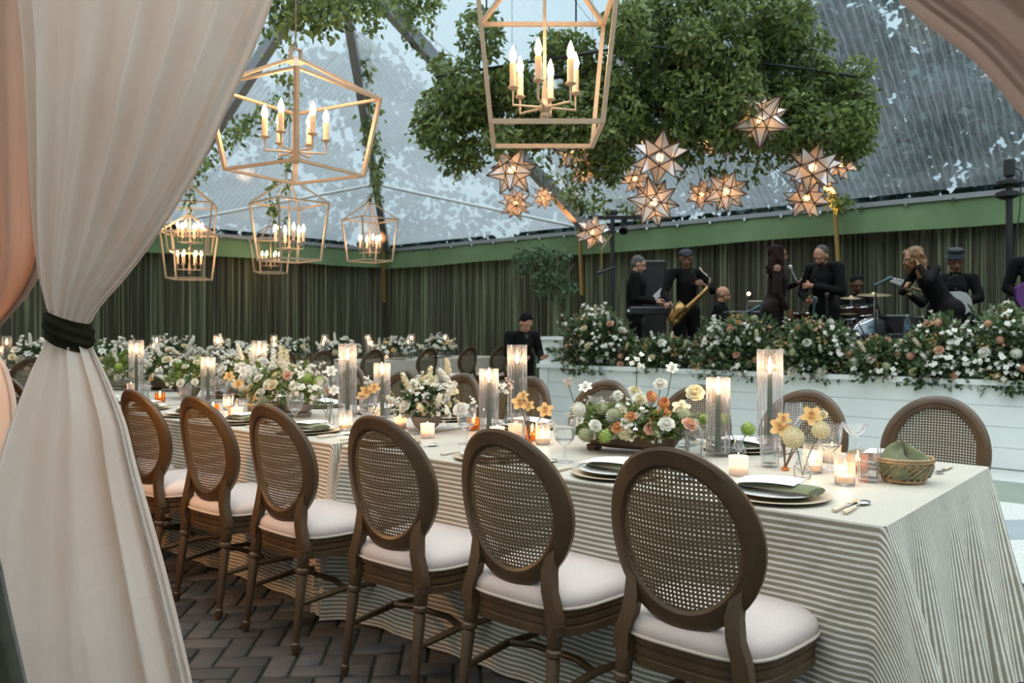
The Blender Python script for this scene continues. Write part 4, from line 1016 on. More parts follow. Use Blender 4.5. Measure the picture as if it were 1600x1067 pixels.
PROTO = {'tumbler': tumbler(), 'goblet': goblet(), 'wine_glass': goblet('wine_glass'), 'coupe_glass': goblet('coupe_glass'), 'frost': votive('frost'), 'amber': votive('amber'), 'clear': votive('clear'),
         'tall': hurricane(.440, .053), 'short': hurricane(.325, .048), 'taper_t': taper(.335), 'taper_s': taper(.255)}
PROTO.update({'charger': charger0, 'plate': plate0, 'napkin': nap0, 'card': card0, **cut0}); PU = {k: False for k in PROTO}
def put(key, loc, label, cat, group=None, rz=0.0, rot=None, sc_=None):
    o = PROTO[key]
    if PU[key]: o = copy_tree(o)
    PU[key] = True; o.location = loc; o.rotation_euler = rot or (0, 0, rz)
    if sc_: o.scale = (sc_,)*3
    return tag(o, label, cat, group)
T0 = TZ + .001
def hurricane_set(loc, kind, where, glow=True):
    put('tall' if kind == 't' else 'short', loc, ('tall' if kind == 't' else 'shorter')+' ribbed glass hurricane '+where, 'candle glass', 'ribbed hurricanes around the tapers', random.uniform(0, 1))
    put('taper_t' if kind == 't' else 'taper_s', loc, 'lit green taper in the '+('tall' if kind == 't' else 'short')+' hurricane '+where, 'candle', 'green tapers in hurricanes')
    if glow: light('candle_light', 'POINT', Vector(loc)+Vector((0, 0, .37 if kind == 't' else .29)), .9, WARM, .02)
# ---- near table, right part: each from its foot in the photo
HUR = [(1203, 706, 't', 'left of the right-end chair, largest'), (1122, 712, 's', 'right of the wood-trough flowers'), (764, 676, 's', 'right of the white bowl arrangement'), (808, 664, 't', 'just right of the centre taper'),
       (543, 650, 't', 'right of the three white tulips'), (597, 652, 's', 'left of the white bowl arrangement'), (325, 629, 's', 'between the second and third near chairs'), (213, 620, 't', 'above the first visible near chair'), (245, 607, 's', 'behind the first visible near chair'), (405, 624, 't', 'rising behind the third near chair')]
for px, py, k, wh in HUR: hurricane_set(pz(px, py, T0), k, wh)
for i, (px, py, k, wh) in enumerate([(1154, 742, 'frost', 'in front of the wood-trough hurricane'), (1320, 757, 'clear', 'left of the water tumbler by the basket'), (1270, 738, 'clear', 'behind the yellow dahlia vase'), (848, 694, 'clear', 'left of the frosted goblet'), (832, 688, 'amber', 'in a copper glow behind the orchid stem'),
        (777, 690, 'frost', 'at the foot of the centre taper glass'), (625, 668, 'frost', 'left of the white bowl'), (668, 684, 'frost', 'in front of the white bowl'), (540, 672, 'clear', 'right of the tulip bottle'), (357, 640, 'clear', 'between the second and third chairs'), (370, 655, 'frost', 'behind the plate between second and third chairs'),
        (333, 648, 'amber', 'over the second near chair'), (250, 628, 'amber', 'between the first and second near chairs'), (205, 612, 'frost', 'over the first near chair'), (1300, 722, 'frost', 'behind the end tumbler'), (740, 672, 'amber', 'behind the cut goblet'), (585, 655, 'frost', 'behind the orchid glass'), (1340, 738, 'amber', 'deep behind the end tumbler'), (805, 684, 'frost', 'left of the orchid stem foot')]):
    p = pz(px, py, T0); put(k, p, {'frost': 'frosted', 'amber': 'amber glass', 'clear': 'tall clear glass'}[k]+' votive candle '+wh, 'votive', 'votives scattered along the long table')
    if i < 12: light('votive_light', 'POINT', p+Vector((0, 0, .055)), .18, WARM, .02)
for px, py, k, wh in [(1357, 752, 'tumbler', 'against the bread basket'), (1203, 729, 'tumbler', 'in front of the largest hurricane'), (1063, 712, 'tumbler', 'right of the wood trough'), (1085, 716, 'tumbler', 'left of the trough-side hurricane'), (810, 682, 'tumbler', 'in front of the centre tall hurricane'), (1296, 735, 'goblet', 'left of the clear coupe'),
        (1336, 722, 'coupe_glass', 'near the far-right chair'), (882, 722, 'goblet', 'left of the wood trough'), (729, 694, 'goblet', 'under the big white rose'), (575, 672, 'goblet', 'below the yellow orchids'), (461, 664, 'goblet', 'between the third and fourth near chairs'), (380, 652, 'tumbler', 'left of the green napkin basket'), (440, 650, 'tumbler', 'right of the green napkin basket'),
        (290, 630, 'tumbler', 'above the second near chair'), (225, 622, 'tumbler', 'above the first near chair'), (930, 690, 'wine_glass', 'behind the left side of the trough'), (700, 668, 'wine_glass', 'behind the white rose'), (655, 650, 'wine_glass', 'behind the white bowl'), (520, 640, 'wine_glass', 'behind the tulip bottle'), (1240, 706, 'wine_glass', 'right of the largest hurricane'), (350, 628, 'goblet', 'above the gap after the second chair')]:
    put(k, pz(px, py, T0), {'tumbler': 'ribbed water tumbler ', 'goblet': 'cut-glass goblet of water ', 'coupe_glass': 'clear empty coupe glass ', 'wine_glass': 'clear stemmed wine glass '}[k]+wh, 'glass', 'drinking glasses on the long table', random.uniform(0, 1), sc_=1.12 if k == 'goblet' else None)
# ---- place settings
def setting(x, y, rz, who, full=True, cutl=True):
    ca, sa = math.cos(rz), math.sin(rz)
    def q(a, b, z): return (x+a*ca-b*sa, y+a*sa+b*ca, z)
    put('charger', q(0, 0, T0), 'round bamboo charger under the white plate '+who, 'charger', 'bamboo chargers at the place settings')
    put('plate', q(0, 0, T0+.009), 'round white dinner plate '+who, 'plate', 'white dinner plates at the place settings')
    put('napkin', q(.01, .005, T0+.021), 'folded olive green napkin '+who, 'napkin', 'olive napkins on the plates', rz-.15)
    if full: put('card', q(-.01, .01, T0+.047), 'white menu card lying on the napkin '+who, 'card', 'menu cards on the napkins', rot=(0, -.05, rz+.12))
    if cutl:
        put('knife', q(.215, .0, T0), 'bone-handled knife right of the plate '+who, 'knife', 'knives on the long table', rz); put('spoon', q(.245, -.01, T0), 'bone-handled spoon right of the plate '+who, 'spoon', 'spoons on the long table', rz+.03)
        put('fork', q(-.205, .0, T0), 'bone-handled fork left of the plate '+who, 'fork', 'forks on the long table', rz)
for i in range(9): setting(cx0[i]+.03, 2.49, 0, 'at the '+ORD[i]+' near-side place from the right', True, i < 6)
for i in range(9): setting(-1.0-.607*i, 3.36, PI, 'at the '+ORD[i]+' far-side place from the right', True, i < 2)
for i, y in enumerate(ys): setting(-10.66, y, PI/2, 'at the '+ORD[i]+' front place of the cross table', i % 2 == 0, False)

# ---- bread basket with its napkin
bp_ = pz(1412, 752, T0); bk = thing('bread_basket', 'open-weave wicker basket holding a green napkin at the right table end', 'basket', bp_, .3)
def cone_pt(t, a, off=0): r = .066+.027*t+off; return (r*math.cos(a), r*math.sin(a), .006+.075*t)
g = MB(); n = 20
for i in range(n):
    for s in (-1, 1):
        g.tube([cone_pt(k/8, 2*PI*i/n+s*k/8*1.15, .002*s) for k in range(9)], .0028, 5)
g.build('woven_side', M_rattan, bk, smooth=180)
g = MB(); g.tube([cone_pt(1.02, 2*PI*i/32+.0) for i in range(32)], .0052, 7, closed=True); g.tube([(p[0]*1.02, p[1]*1.02, p[2]-.007) for p in [cone_pt(1.0, 2*PI*i/32) for i in range(32)]], .004, 6, closed=True); g.build('rim', M_rattan, bk, smooth=180)
g = MB(); g.lathe([(.064, 0), (.070, .004), (.069, .013), (.062, .015), (.0001, .012)], 28); g.build('base', M_rattan, bk)
def cloth_lump(name, label, loc, r, h, m, seed):
    g = MB(); vs = []; rd_ = random.Random(seed); n, k_n = 44, 16; p1, p2, p3 = [rd_.uniform(0, 6) for _ in range(3)]
    for k in range(k_n+1):
        t = k/k_n
        for i in range(n):
            a = 2*PI*i/n; R_ = r*math.sin(PI*min(1, .34+t*.66))**.8*(1+.10*math.sin(3*a+p1+4*t)+.07*math.sin(7*a+p2-5*t)); z = h*(t**.8)*(1+.22*math.sin(2*a+p3)+.10*math.sin(5*a+p1+3*t))
            vs.append((R_*math.cos(a), R_*math.sin(a), z))
    fs = [tuple(range(n))[::-1], tuple(range(n*k_n, n*(k_n+1)))]+[(k*n+i, k*n+(i+1) % n, (k+1)*n+(i+1) % n, (k+1)*n+i) for k in range(k_n) for i in range(n)]
    g.add(vs, fs); o = g.build(name, m, smooth=180, loc=loc); return o
tag(cloth_lump('bread_napkin', '', Vector(bp_)+Vector((0, 0, .018)), .084, .098, M_olive, 2), 'olive green napkin bundled inside the wicker bread basket', 'napkin')
p = pz(412, 652, T0); b2 = thing('bread_basket', 'small wicker basket with a green napkin between the third and fourth chairs', 'basket', p)
g = MB()
for i in range(18):
    for s in (-1, 1): g.tube([cone_pt(k/6, 2*PI*i/18+s*k/6*1.1, .002*s) for k in range(7)], .0028, 5)
g.build('woven_side', M_rattan, b2, smooth=180); g = MB(); g.tube([cone_pt(1.02, 2*PI*i/28) for i in range(28)], .005, 6, closed=True); g.build('rim', M_rattan, b2, smooth=180)
tag(cloth_lump('bread_napkin', '', Vector(p)+Vector((0, 0, .018)), .082, .10, M_olive, 6), 'olive green napkin in the basket between the third and fourth chairs', 'napkin')

# ---- arrangements
def trough(o, L_, W_, H_, m, rz):
    g = MB(); n = 14; vs = []; ca, sa = math.cos(rz), math.sin(rz)
    for k, (s_, z) in enumerate([(.55, .018), (.86, .035), (1.0, H_), (.94, H_), (.80, .045), (.5, .03)]):
        for i in range(28):
            a = 2*PI*i/28; e_ = 2/2.6; x = math.copysign(abs(math.cos(a))**e_, math.cos(a))*L_/2*s_; y = math.copysign(abs(math.sin(a))**e_, math.sin(a))*W_/2*s_; vs.append((x*ca-y*sa, x*sa+y*ca, z))
    fs = [tuple(range(28))[::-1], tuple(range(140, 168))]+[(k*28+i, k*28+(i+1) % 28, (k+1)*28+(i+1) % 28, (k+1)*28+i) for k in range(5) for i in range(28)]
    g.add(vs, fs); g.build('trough', m, o, smooth=40)
    for s in (-1, 1): g = MB(); g.box(((s*L_*.36)*ca, (s*L_*.36)*sa, .013), (.035, W_*.5, .026), (0, 0, rz), taper=1.15); g.build('foot', m, o, smooth=0)
def bowl(o, r, h, m):
    g = MB(); g.lathe([(r*.45, 0), (r*.48, .006), (r*.75, h*.35), (r, h), (r*.95, h), (r*.70, h*.4), (.0001, h*.2)], 28); g.build('bowl', m, o)
PAL = [('rose_w', 9, .042), ('dahlia_w', 3, .036), ('narc_w', 8, .036), ('stock_w', 9, .050), ('stock_c', 3, .046), ('hyd_l', 3, .040), ('rose_c', 5, .038), ('narc_g', 3, .030), ('blos_w', 9, .045), ('rose_b', 2, .03)]
def specific(root, base, lst, d):
    for k, px, py, s_, dd in lst:
        p = pd(px, py, d+dd) - Vector(base); tocam = Vector((0, 0, EYE))-Vector(base)-p; n = tocam.normalized()*.6+Vector((random.uniform(-.3, .3), random.uniform(-.3, .3), .5)); bloom(k, p, n, s_, root)
# A: dark wood trough, peach and white
pA = pz(985, 706, T0); ar = thing('trough_arrangement', 'low flower arrangement in a dark wood trough, peach tulips and white blooms', 'flowers', pA); trough(ar, .46, .15, .085, M_trough, .22)
flowers(ar, (0, 0, .10), .245, .10, .10, [('blos_w', 10, .036), ('rose_w', 6, .036), ('hyd_s', 3, .036), ('narc_w', 5, .034), ('rose_c', 4, .036), ('rose_p', 3, .034), ('rose_b', 3, .034)], 5, 1000, .034, M_leafl, rotA=.22, sprigs=12)
dA = dep(pA)
specific(ar, pA, [('dahlia_w', 903, 640, .036, .0), ('dahlia_w', 958, 650, .034, -.06), ('tulip_p', 1037, 632, .042, -.06), ('rose_p', 1026, 655, .042, -.09), ('tulip_p', 1020, 622, .038, -.03), ('rose_c', 1086, 614, .046, -.02), ('narc_c', 1064, 637, .042, -.05), ('rose_w', 1000, 624, .040, .05), ('rose_c', 992, 612, .034, .08),
    ('narc_g', 1005, 678, .034, -.10), ('hyd_l', 1028, 680, .046, -.08), ('hyd_s', 1005, 668, .03, -.05), ('rose_p', 965, 668, .032, -.09), ('narc_w', 980, 660, .034, -.10), ('rose_w', 930, 665, .032, -.08), ('hyd_s', 915, 680, .038, -.05), ('hyd_l', 945, 682, .036, -.09), ('narc_c', 985, 682, .028, -.11), ('rose_w', 1003, 655, .032, -.07), ('narc_c', 972, 640, .026, -.03), ('rose_b', 1062, 662, .026, -.04), ('narc_w', 1050, 575, .030, .10), ('rose_w', 1032, 600, .034, .06), ('narc_w', 915, 605, .034, .08), ('dahlia_w', 965, 618, .026, .10), ('blos_w', 995, 568, .040, .12), ('rose_c', 1000, 625, .03, .0), ('blos_b', 888, 598, .022, .06), ('rose_w', 1085, 660, .026, .02), ('hyd_l', 1100, 655, .030, .02)], dA)
g = MB()
for px, py in ((1050, 578), (1032, 603), (915, 608), (995, 572), (888, 600)):
    q = pd(px, py, dA+.09)-Vector(pA); g.tube([(q.x*.5, q.y*.5, .1), (q.x*.9, q.y*.9, q.z*.7), tuple(q)], .0022, 5)
g.build('stem', M_stem, ar)
# B: white flowers in a pale stone bowl
pB = pz(666, 672, T0); br = thing('bowl_arrangement', 'white stock and hydrangea arrangement in a grey stone bowl', 'flowers', pB); bowl(br, .085, .075, M_stone); dB = dep(pB)
flowers(br, (0, 0, .12), .15, .12, .12, [('rose_w', 6, .038), ('narc_w', 7, .032), ('blos_w', 10, .038), ('stock_w', 8, .045), ('narc_g', 1, .024), ('stock_c', 6, .045), ('rose_c', 6, .036)], 8, 700, .032, M_leafd, sprigs=10)
specific(br, pB, [('stock_w', 695, 590, .048, .02), ('stock_c', 700, 575, .040, .05), ('stock_c', 660, 600, .050, .0), ('stock_w', 640, 625, .050, -.05), ('rose_w', 635, 645, .040, -.04), ('rose_c', 690, 620, .040, -.06), ('rose_c', 706, 612, .040, -.04), ('dahlia_c', 648, 600, .030, .04), ('dahlia_c', 668, 592, .028, .06), ('dahlia_c', 680, 605, .028, .02), ('rose_b', 680, 635, .024, -.10), ('rose_w', 720, 640, .045, -.20), ('narc_w', 668, 625, .03, -.09), ('narc_w', 682, 622, .026, -.09), ('blos_w', 738, 632, .03, .0)], dB)
g = MB(); g.tube([(.05, 0, .10), (.12, .0, .16)], .003, 5); g.build('stem', M_stem, br)
# C, D, E along the left half of the long table, and the cross table behind
def arr(px, py, label, sd, rx=.24, rz_=.13, trough_=True, pal=PAL, extra=0, leafm=None):
    p = pz(px, py, T0); o = thing('flower_arrangement', label, 'flowers', p, 0, 'flower arrangements on the tables')
    if trough_: trough(o, rx*1.8, .15, .08, M_stone if sd % 2 else M_trough, .1)
    else: bowl(o, .09, .08, M_stone)
    flowers(o, (0, 0, .13), rx, .13, rz_, pal, sd, 650, .036, leafm or (M_leafl if sd % 2 else M_leafd), sprigs=9, poke=.25); return o
arr(442, 648, 'wide white and peach flower arrangement between the third and fourth near chairs', 11, .30, .17)
arr(295, 622, 'yellow-green flower arrangement above the second near chair', 12, .20, .15, False, [('hyd_l', 3, .04), ('rose_w', 4, .036), ('yel', 4, .036), ('narc_g', 2, .03), ('blos_w', 6, .028), ('rose_c', 3, .034), ('stock_w', 3, .04)], leafm=M_leafl)
arr(182, 608, 'pale green and cream arrangement above the first near chair', 13, .26, .18, True, [('hyd_l', 5, .042), ('rose_w', 6, .038), ('rose_c', 4, .036), ('blos_w', 8, .03), ('narc_g', 2, .03), ('stock_w', 4, .04)])
PALF = [('rose_w', 7, .050), ('narc_w', 6, .046), ('blos_w', 9, .062), ('rose_c', 4, .045), ('stock_w', 5, .058), ('narc_g', 3, .04)]
for i, (px, py, lb) in enumerate([(262, 610, 'white flowers beyond the second near chair, left of the far hurricanes'), (385, 623, 'white flowers behind the third near chair on the long table')]): arr(px, py, lb, 20+i, .26, .17, True, PALF)
yy = [2.95, 3.8, 4.7, 5.55, 6.4, 7.35, 8.35, 9.5, 10.6]
for i, y in enumerate(yy):
    o = thing('flower_arrangement', 'white and apricot arrangement on the cross table, '+ORD[i]+' from the left', 'flowers', (-11.02, y, T0), 0, 'flower arrangements on the cross table'); bowl(o, .11, .09, M_stone)
    flowers(o, (0, 0, .15), .16, .30, .17, [(k, n, s_*1.15) for k, n, s_ in PALF], 40+i, 500, .05, M_leafd, sprigs=8, poke=.35)
for i in range(9):
    y = 3.35+i*.93
    hurricane_set((-10.95, y, T0), 't' if i % 2 else 's', ORD[i]+' from the left on the cross table', glow=(i % 3 == 0))
    hurricane_set((-11.22, y+.17, T0), 's' if i % 2 else 't', ORD[i]+' from the left in the rear cross-table line', glow=False)
    put('frost', (-10.86, y+.28, T0), 'frosted votive on the front edge of the cross table, '+ORD[i]+' from the left', 'votive', 'votives on the cross table')
    put('goblet', (-10.85, y+.45, T0), 'cut-glass goblet on the cross table, '+ORD[i]+' from the left', 'glass', 'glasses on the cross table')
# bud vases
def budvase(name, label, px, py, r, h, m=None):
    p = pz(px, py, T0); o = thing(name, label, 'vase', p); g = MB(); g.lathe([(r*.8, 0), (r, .006), (r, h*.45), (r*.45, h*.65), (r*.40, h), (r*.34, h), (r*.9, h*.43), (.0001, .008)], 20); g.build('glass', m or M_glass, o); return o, p
def stems(o, p, lst, m=M_stem, d=0, r=.0020):
    for k, px, py, s_, dd in lst:
        q = pd(px, py, dep(p)+dd)-Vector(p); g = MB(); g.tube([(0, 0, .01), (q.x*.35, q.y*.35, q.z*.5), tuple(q)], r, 5); st_ = g.build('stem', m, o)
        n = (Vector((0, 0, EYE))-Vector(p)-q).normalized()+Vector((0, 0, .5)); bloom(k, q, n, s_, o)
o, p = budvase('bud_vase', 'clear bud vase with two pale yellow dahlias by the end plate', 1254, 747, .030, .09); stems(o, p, [('dahlia_c', 1240, 684, .040, .0), ('dahlia_c', 1283, 672, .034, .02)])
o, p = budvase('orchid_vase', 'bud vase of golden orchids on a dark twig left of the dahlias', 1227, 735, .016, .02, M_amber); stems(o, p, [('narc_g', 1219, 668, .042, .0), ('narc_g', 1224, 655, .030, .0), ('narc_g', 1268, 650, .042, .0), ('rose_c', 1286, 648, .020, .02)], M_twig, r=.003)
o, p = budvase('orchid_vase', 'amber orchid twig in a tiny vase left of the frosted goblet', 827, 692, .016, .02, M_amber); stems(o, p, [('narc_g', 812, 629, .042, .0), ('narc_g', 826, 634, .030, .0), ('narc_g', 852, 641, .040, .0), ('narc_g', 818, 618, .026, .0)], M_twig, r=.003)
o, p = budvase('bottle_vase', 'small round bottle with two lime blooms behind the frosted votive', 1154, 712, .030, .075); stems(o, p, [('hyd_l', 1131, 655, .032, .02), ('hyd_l', 1169, 671, .036, .0)])
o, p = budvase('bottle_vase', 'clear bottle holding three pointed white flowers', 515, 664, .026, .11); stems(o, p, [('narc_w', 517, 580, .036, .0), ('narc_w', 522, 610, .032, .0), ('tulip_w', 500, 598, .030, .0), ('narc_w', 470, 585, .02, .02)])
o, p = budvase('orchid_vase', 'cut-glass vase of yellow orchids left of the stone bowl', 575, 668, .030, .08, M_ribglass); stems(o, p, [('narc_g', 572, 612, .038, .0), ('narc_g', 585, 606, .034, .0), ('narc_g', 565, 620, .030, .0), ('yel', 610, 625, .034, .02), ('blos_w', 573, 595, .024, .0)])
o, p = budvase('orchid_vase', 'tiny vase of yellow orchids between the second and third near chairs', 362, 648, .022, .05, M_amber); stems(o, p, [('narc_g', 358, 588, .036, .0), ('narc_g', 372, 600, .036, .0), ('narc_w', 380, 580, .036, .02)], M_twig)
o, p = budvase('bud_vase', 'bud vase of small white blossoms left of the centre tall hurricane', 790, 668, .02, .06); stems(o, p, [('blos_w', 787, 610, .036, .0), ('blos_b', 795, 600, .03, .0), ('blos_w', 780, 604, .028, .0)])

# ================================================================ flowers along the stage ledge
M_bank = mat('bank_leaf', (.075, .115, .045), .55, island=.5, trans=.25)
def mound(px0, px1, topz, label, pal, seed, n_l=2600, ry=.24, sprig=26):
    def X(px): xc = (px-800)/F; return (xc*CA-SA)/(xc*SA+CA)*(SY+.2)
    a, b = X(px0), X(px1); c = Vector(((a+b)/2, SY+.20, LZ)); rx = abs(b-a)/2
    o = thing('stage_flower_bank', label, 'flowers', c, 0, 'flower banks on the stage ledge')
    flowers(o, (0, 0, .02), rx, ry, topz, pal, seed, n_l, .070, M_bank, zmin=-.02, sprigs=sprig, poke=.08)
    K = n_l//2; u_ = rng.normal(size=(K, 3)); u_ /= np.linalg.norm(u_, axis=1)[:, None]; u_[:, 2] = np.abs(u_[:, 2]); link('foliage', leaves('foliage', u_*rng.uniform(.85, 1.2, (K, 1))*np.array([rx, ry, topz]), .055, M_leafs, dirs=u_), o)
    g = MB(); g.box((0, .02, .035), (rx*1.85, .30, .07)); g.build('tray', M_black, o, smooth=0); return o
M_leafs = mat('sage_leaf', (.13, .19, .085), .6, island=.5, trans=.3)
SP = lambda k: [('rose_b', int(9*k), .052), ('rose_c', int(6*k), .050), ('rose_w', int(10*k), .062), ('blos_w', int(22*k), .078), ('stock_w', int(6*k), .055), ('hyd_s', int(8*k), .055), ('stock_c', int(5*k), .058), ('rose_p', int(4*k), .040), ('dahlia_w', int(4*k), .048), ('yel', int(6*k), .075), ('dahlia_p', int(5*k), .042), ('blos_b', int(6*k), .07)]
mound(872, 990, .62, 'tall flower bank at the left corner of the stage, blush roses and mimosa', SP(1.0), 3, 2600)
mound(996, 1082, .34, 'low flower bank in front of the saxophonist, left of the widest bank', SP(.45), 4, 1300)
mound(1086, 1222, .52, 'flower bank under the singer, white blossoms and sage heads', SP(.95), 5, 2600)
mound(1212, 1338, .50, 'flower bank below the bearded man, roses and yellow-green sprays', SP(.9), 6, 2600)
mound(1330, 1425, .32, 'low flower bank below the cymbals with white and apricot roses', SP(.6), 7, 1800)
mound(1415, 1525, .50, 'flower bank below the bending singer with cream spires', SP(.8), 8, 2400)
mound(1515, 1660, .60, 'flower bank at the right edge with large sage heads', SP(1.0), 9, 3000)
# corner topiary behind the planter
tp_ = thing('potted_tree', 'small leafy tree standing in front of the stage curtain, left of the keyboard player', 'tree', pd(868, 560, 11.6).xy.to_3d())
tp_.location.z = SZ
g = MB(); z9 = EYE-(455-HY)/F*11.6-SZ; g.tube([(0, 0, .0), (.02, 0, .5), (0, 0, z9+.1)], [.055, .045, .04], 8)
for k in range(6): a = k*1.1; g.tube([(0, 0, z9-.02*k), (.30*math.cos(a), .30*math.sin(a), z9+.35+.05*k)], [.018, .006], 5)
g.build('trunk', mat('pale_bark', (.12, .13, .07), .8, var=.3), tp_)
g = MB(); g.lathe([(.13, 0), (.17, .28), (.15, .28), (.0001, .25)], 20); g.build('pot', M_black, tp_)
Lp = Vector(tp_.location); P = blobpts([(835, 400, 11.6, .30, .16, .2), (870, 400, 11.6, .22, .14, .2), (815, 415, 11.6, .12, .14, .15), (860, 430, 11.6, .24, .17, .2), (885, 452, 11.6, .16, .13, .2), (850, 450, 11.6, .18, .12, .15), (895, 445, 11.6, .10, .08, .1), (870, 470, 11.6, .12, .08, .1)], 9000)
lk = link('foliage', leaves('foliage', P, .075, mat('tree_leaf', (.075, .13, .06), .5, island=.5, trans=.35), down=.4), tp_); lk.location = -Lp

# ================================================================ people
def capsule(g, a, ra, b, rb, n=12, sc_=None):
    a = Vector(a); b = Vector(b); d = b-a; L_ = d.length
    if L_ < 1e-5: g.sphere(a, ra, n, 8); return
    M = d.to_track_quat('Z', 'Y').to_matrix(); prof = []
    for i in range(5): t = PI/2*(1-i/4); prof.append((max(.0006, ra*math.cos(t)), -ra*math.sin(t)))
    for i in range(5): t = PI/2*i/4; prof.append((max(.0006, rb*math.cos(t)), L_+rb*math.sin(t)))
    g.lathe(prof, n, a, M)
def blob(prims, name, m, parent, vox=.012, smooth_it=3):
    g = MB()
    for p in prims:
        if p[0] == 'e': g.sphere(p[1], 1.0, 20, 14, p[2], p[3] if len(p) > 3 else None)
        else: capsule(g, *p)
    o = g.build('tmp', m, None, smooth=0); md_ = o.modifiers.new('r', 'REMESH'); md_.mode = 'VOXEL'; md_.voxel_size = vox; md_.use_smooth_shade = True
    sm = o.modifiers.new('s', 'SMOOTH'); sm.iterations = smooth_it; sm.factor = .5
    dg = bpy.context.evaluated_depsgraph_get(); me = bpy.data.meshes.new_from_object(o.evaluated_get(dg)); me.name = name
    me.materials.clear(); me.materials.append(m); me.polygons.foreach_set('use_smooth', [True]*len(me.polygons)); bpy.data.objects.remove(o)
    return link(name, me, parent)
V3 = Vector
def hand_prims(wr, d, palm, side, curl=.6, s=1.0):
    """palm, four fingers and a side thumb; d = pointing direction, palm = palm normal"""
    d = V3(d).normalized(); pn = V3(palm); pn = (pn-d*pn.dot(d)).normalized(); u = d.cross(pn)*side; wr = V3(wr); P = []
    for k in (-1, -.3, .35, 1): P.append((wr, .017*s, wr+d*.085*s+u*.026*k*s, .0125*s))
    for k, L_ in ((-1, .060), (-.35, .074), (.35, .078), (1, .066)):
        b = wr+d*.09*s+u*.027*k*s; d1 = (d*math.cos(curl*.6)+pn*math.sin(curl*.6)); d2 = (d*math.cos(curl*1.7)+pn*math.sin(curl*1.7))
        m_ = b+d1*L_*.5*s; P += [(b, .0105*s, m_, .0095*s), (m_, .0095*s, m_+d2*L_*.55*s, .008*s)]
    t0 = wr+d*.03*s+u*.024*s; t1 = t0+(d*.55+u*.75+pn*.35).normalized()*.04*s; P += [(t0, .013*s, t1, .011*s), (t1, .011*s, t1+(d*.9+u*.15+pn*.45).normalized()*.035*s, .009*s)]
    return P
def head_prims(c, f, up):
    """skull, jaw, nose, brow, lips, ears around the head centre, looking along f"""
    f = V3(f).normalized(); up = V3(up); up = (up-f*up.dot(f)).normalized(); r = f.cross(up); c = V3(c); M = Matrix((r, f, up)).transposed()
    P = [('e', c+up*.025-f*.005, (.074, .094, .088), M), ('e', c-up*.035+f*.022, (.058, .066, .070), M), (c-up*.085+f*.060, .022, c-up*.078+f*.045, .03)]
    P += [(c+up*.012+f*.088, .009, c-up*.028+f*.108, .0135), (c-up*.030+f*.100-r*.010, .009, c-up*.030+f*.100+r*.010, .009)]
    P += [(c+up*.028+f*.080-r*.038, .011, c+up*.030+f*.088-r*.014, .010), (c+up*.028+f*.080+r*.038, .011, c+up*.030+f*.088+r*.014, .010)]
    P += [(c-up*.054+f*.086-r*.018, .008, c-up*.054+f*.090+r*.018, .008), (c-up*.066+f*.084-r*.013, .008, c-up*.066+f*.084+r*.013, .008)]
    for s in (-1, 1): P += [('e', c+r*.076*s-up*.008-f*.004, (.011, .020, .031), M)]
    return P, M, r, f, up
SK = {'light': mat('light_skin', (.50, .27, .18), .55), 'deep': mat('deep_skin', (.115, .05, .026), .5), 'brown': mat('brown_skin', (.19, .088, .045), .5), 'tan': mat('tan_skin', (.40, .20, .12), .55)}
M_eye = mat('eye_white', (.16, .13, .11), .5); M_pupil = mat('pupil', (.01, .008, .006), .2)
M_suit = mat('black_suit', (.0065, .006, .006), .9, spec=.15, sheen=.0, var=.3, scale=20); M_trous = mat('black_trousers', (.005, .005, .005), .9, spec=.15); M_shoe = mat('black_shoe', (.01, .01, .01), .35)
M_dress = mat('dark_brown_dress', (.016, .0095, .007), .85, spec=.2, sheen=.05, var=.3, scale=12); M_greyhair = mat('grey_hair', (.12, .115, .11), .95, spec=.15, bump=.5, bscale=200); M_dark = mat('black_hair', (.006, .005, .005), .95, spec=.15, bump=.5, bscale=150)
M_auburn = mat('auburn_hair', (.020, .009, .008), .95, spec=.15, var=.4, scale=60, bump=.6, bscale=120); M_blond = mat('blond_hair', (.24, .125, .05), .65, var=.5, scale=50, bump=.6, bscale=120)
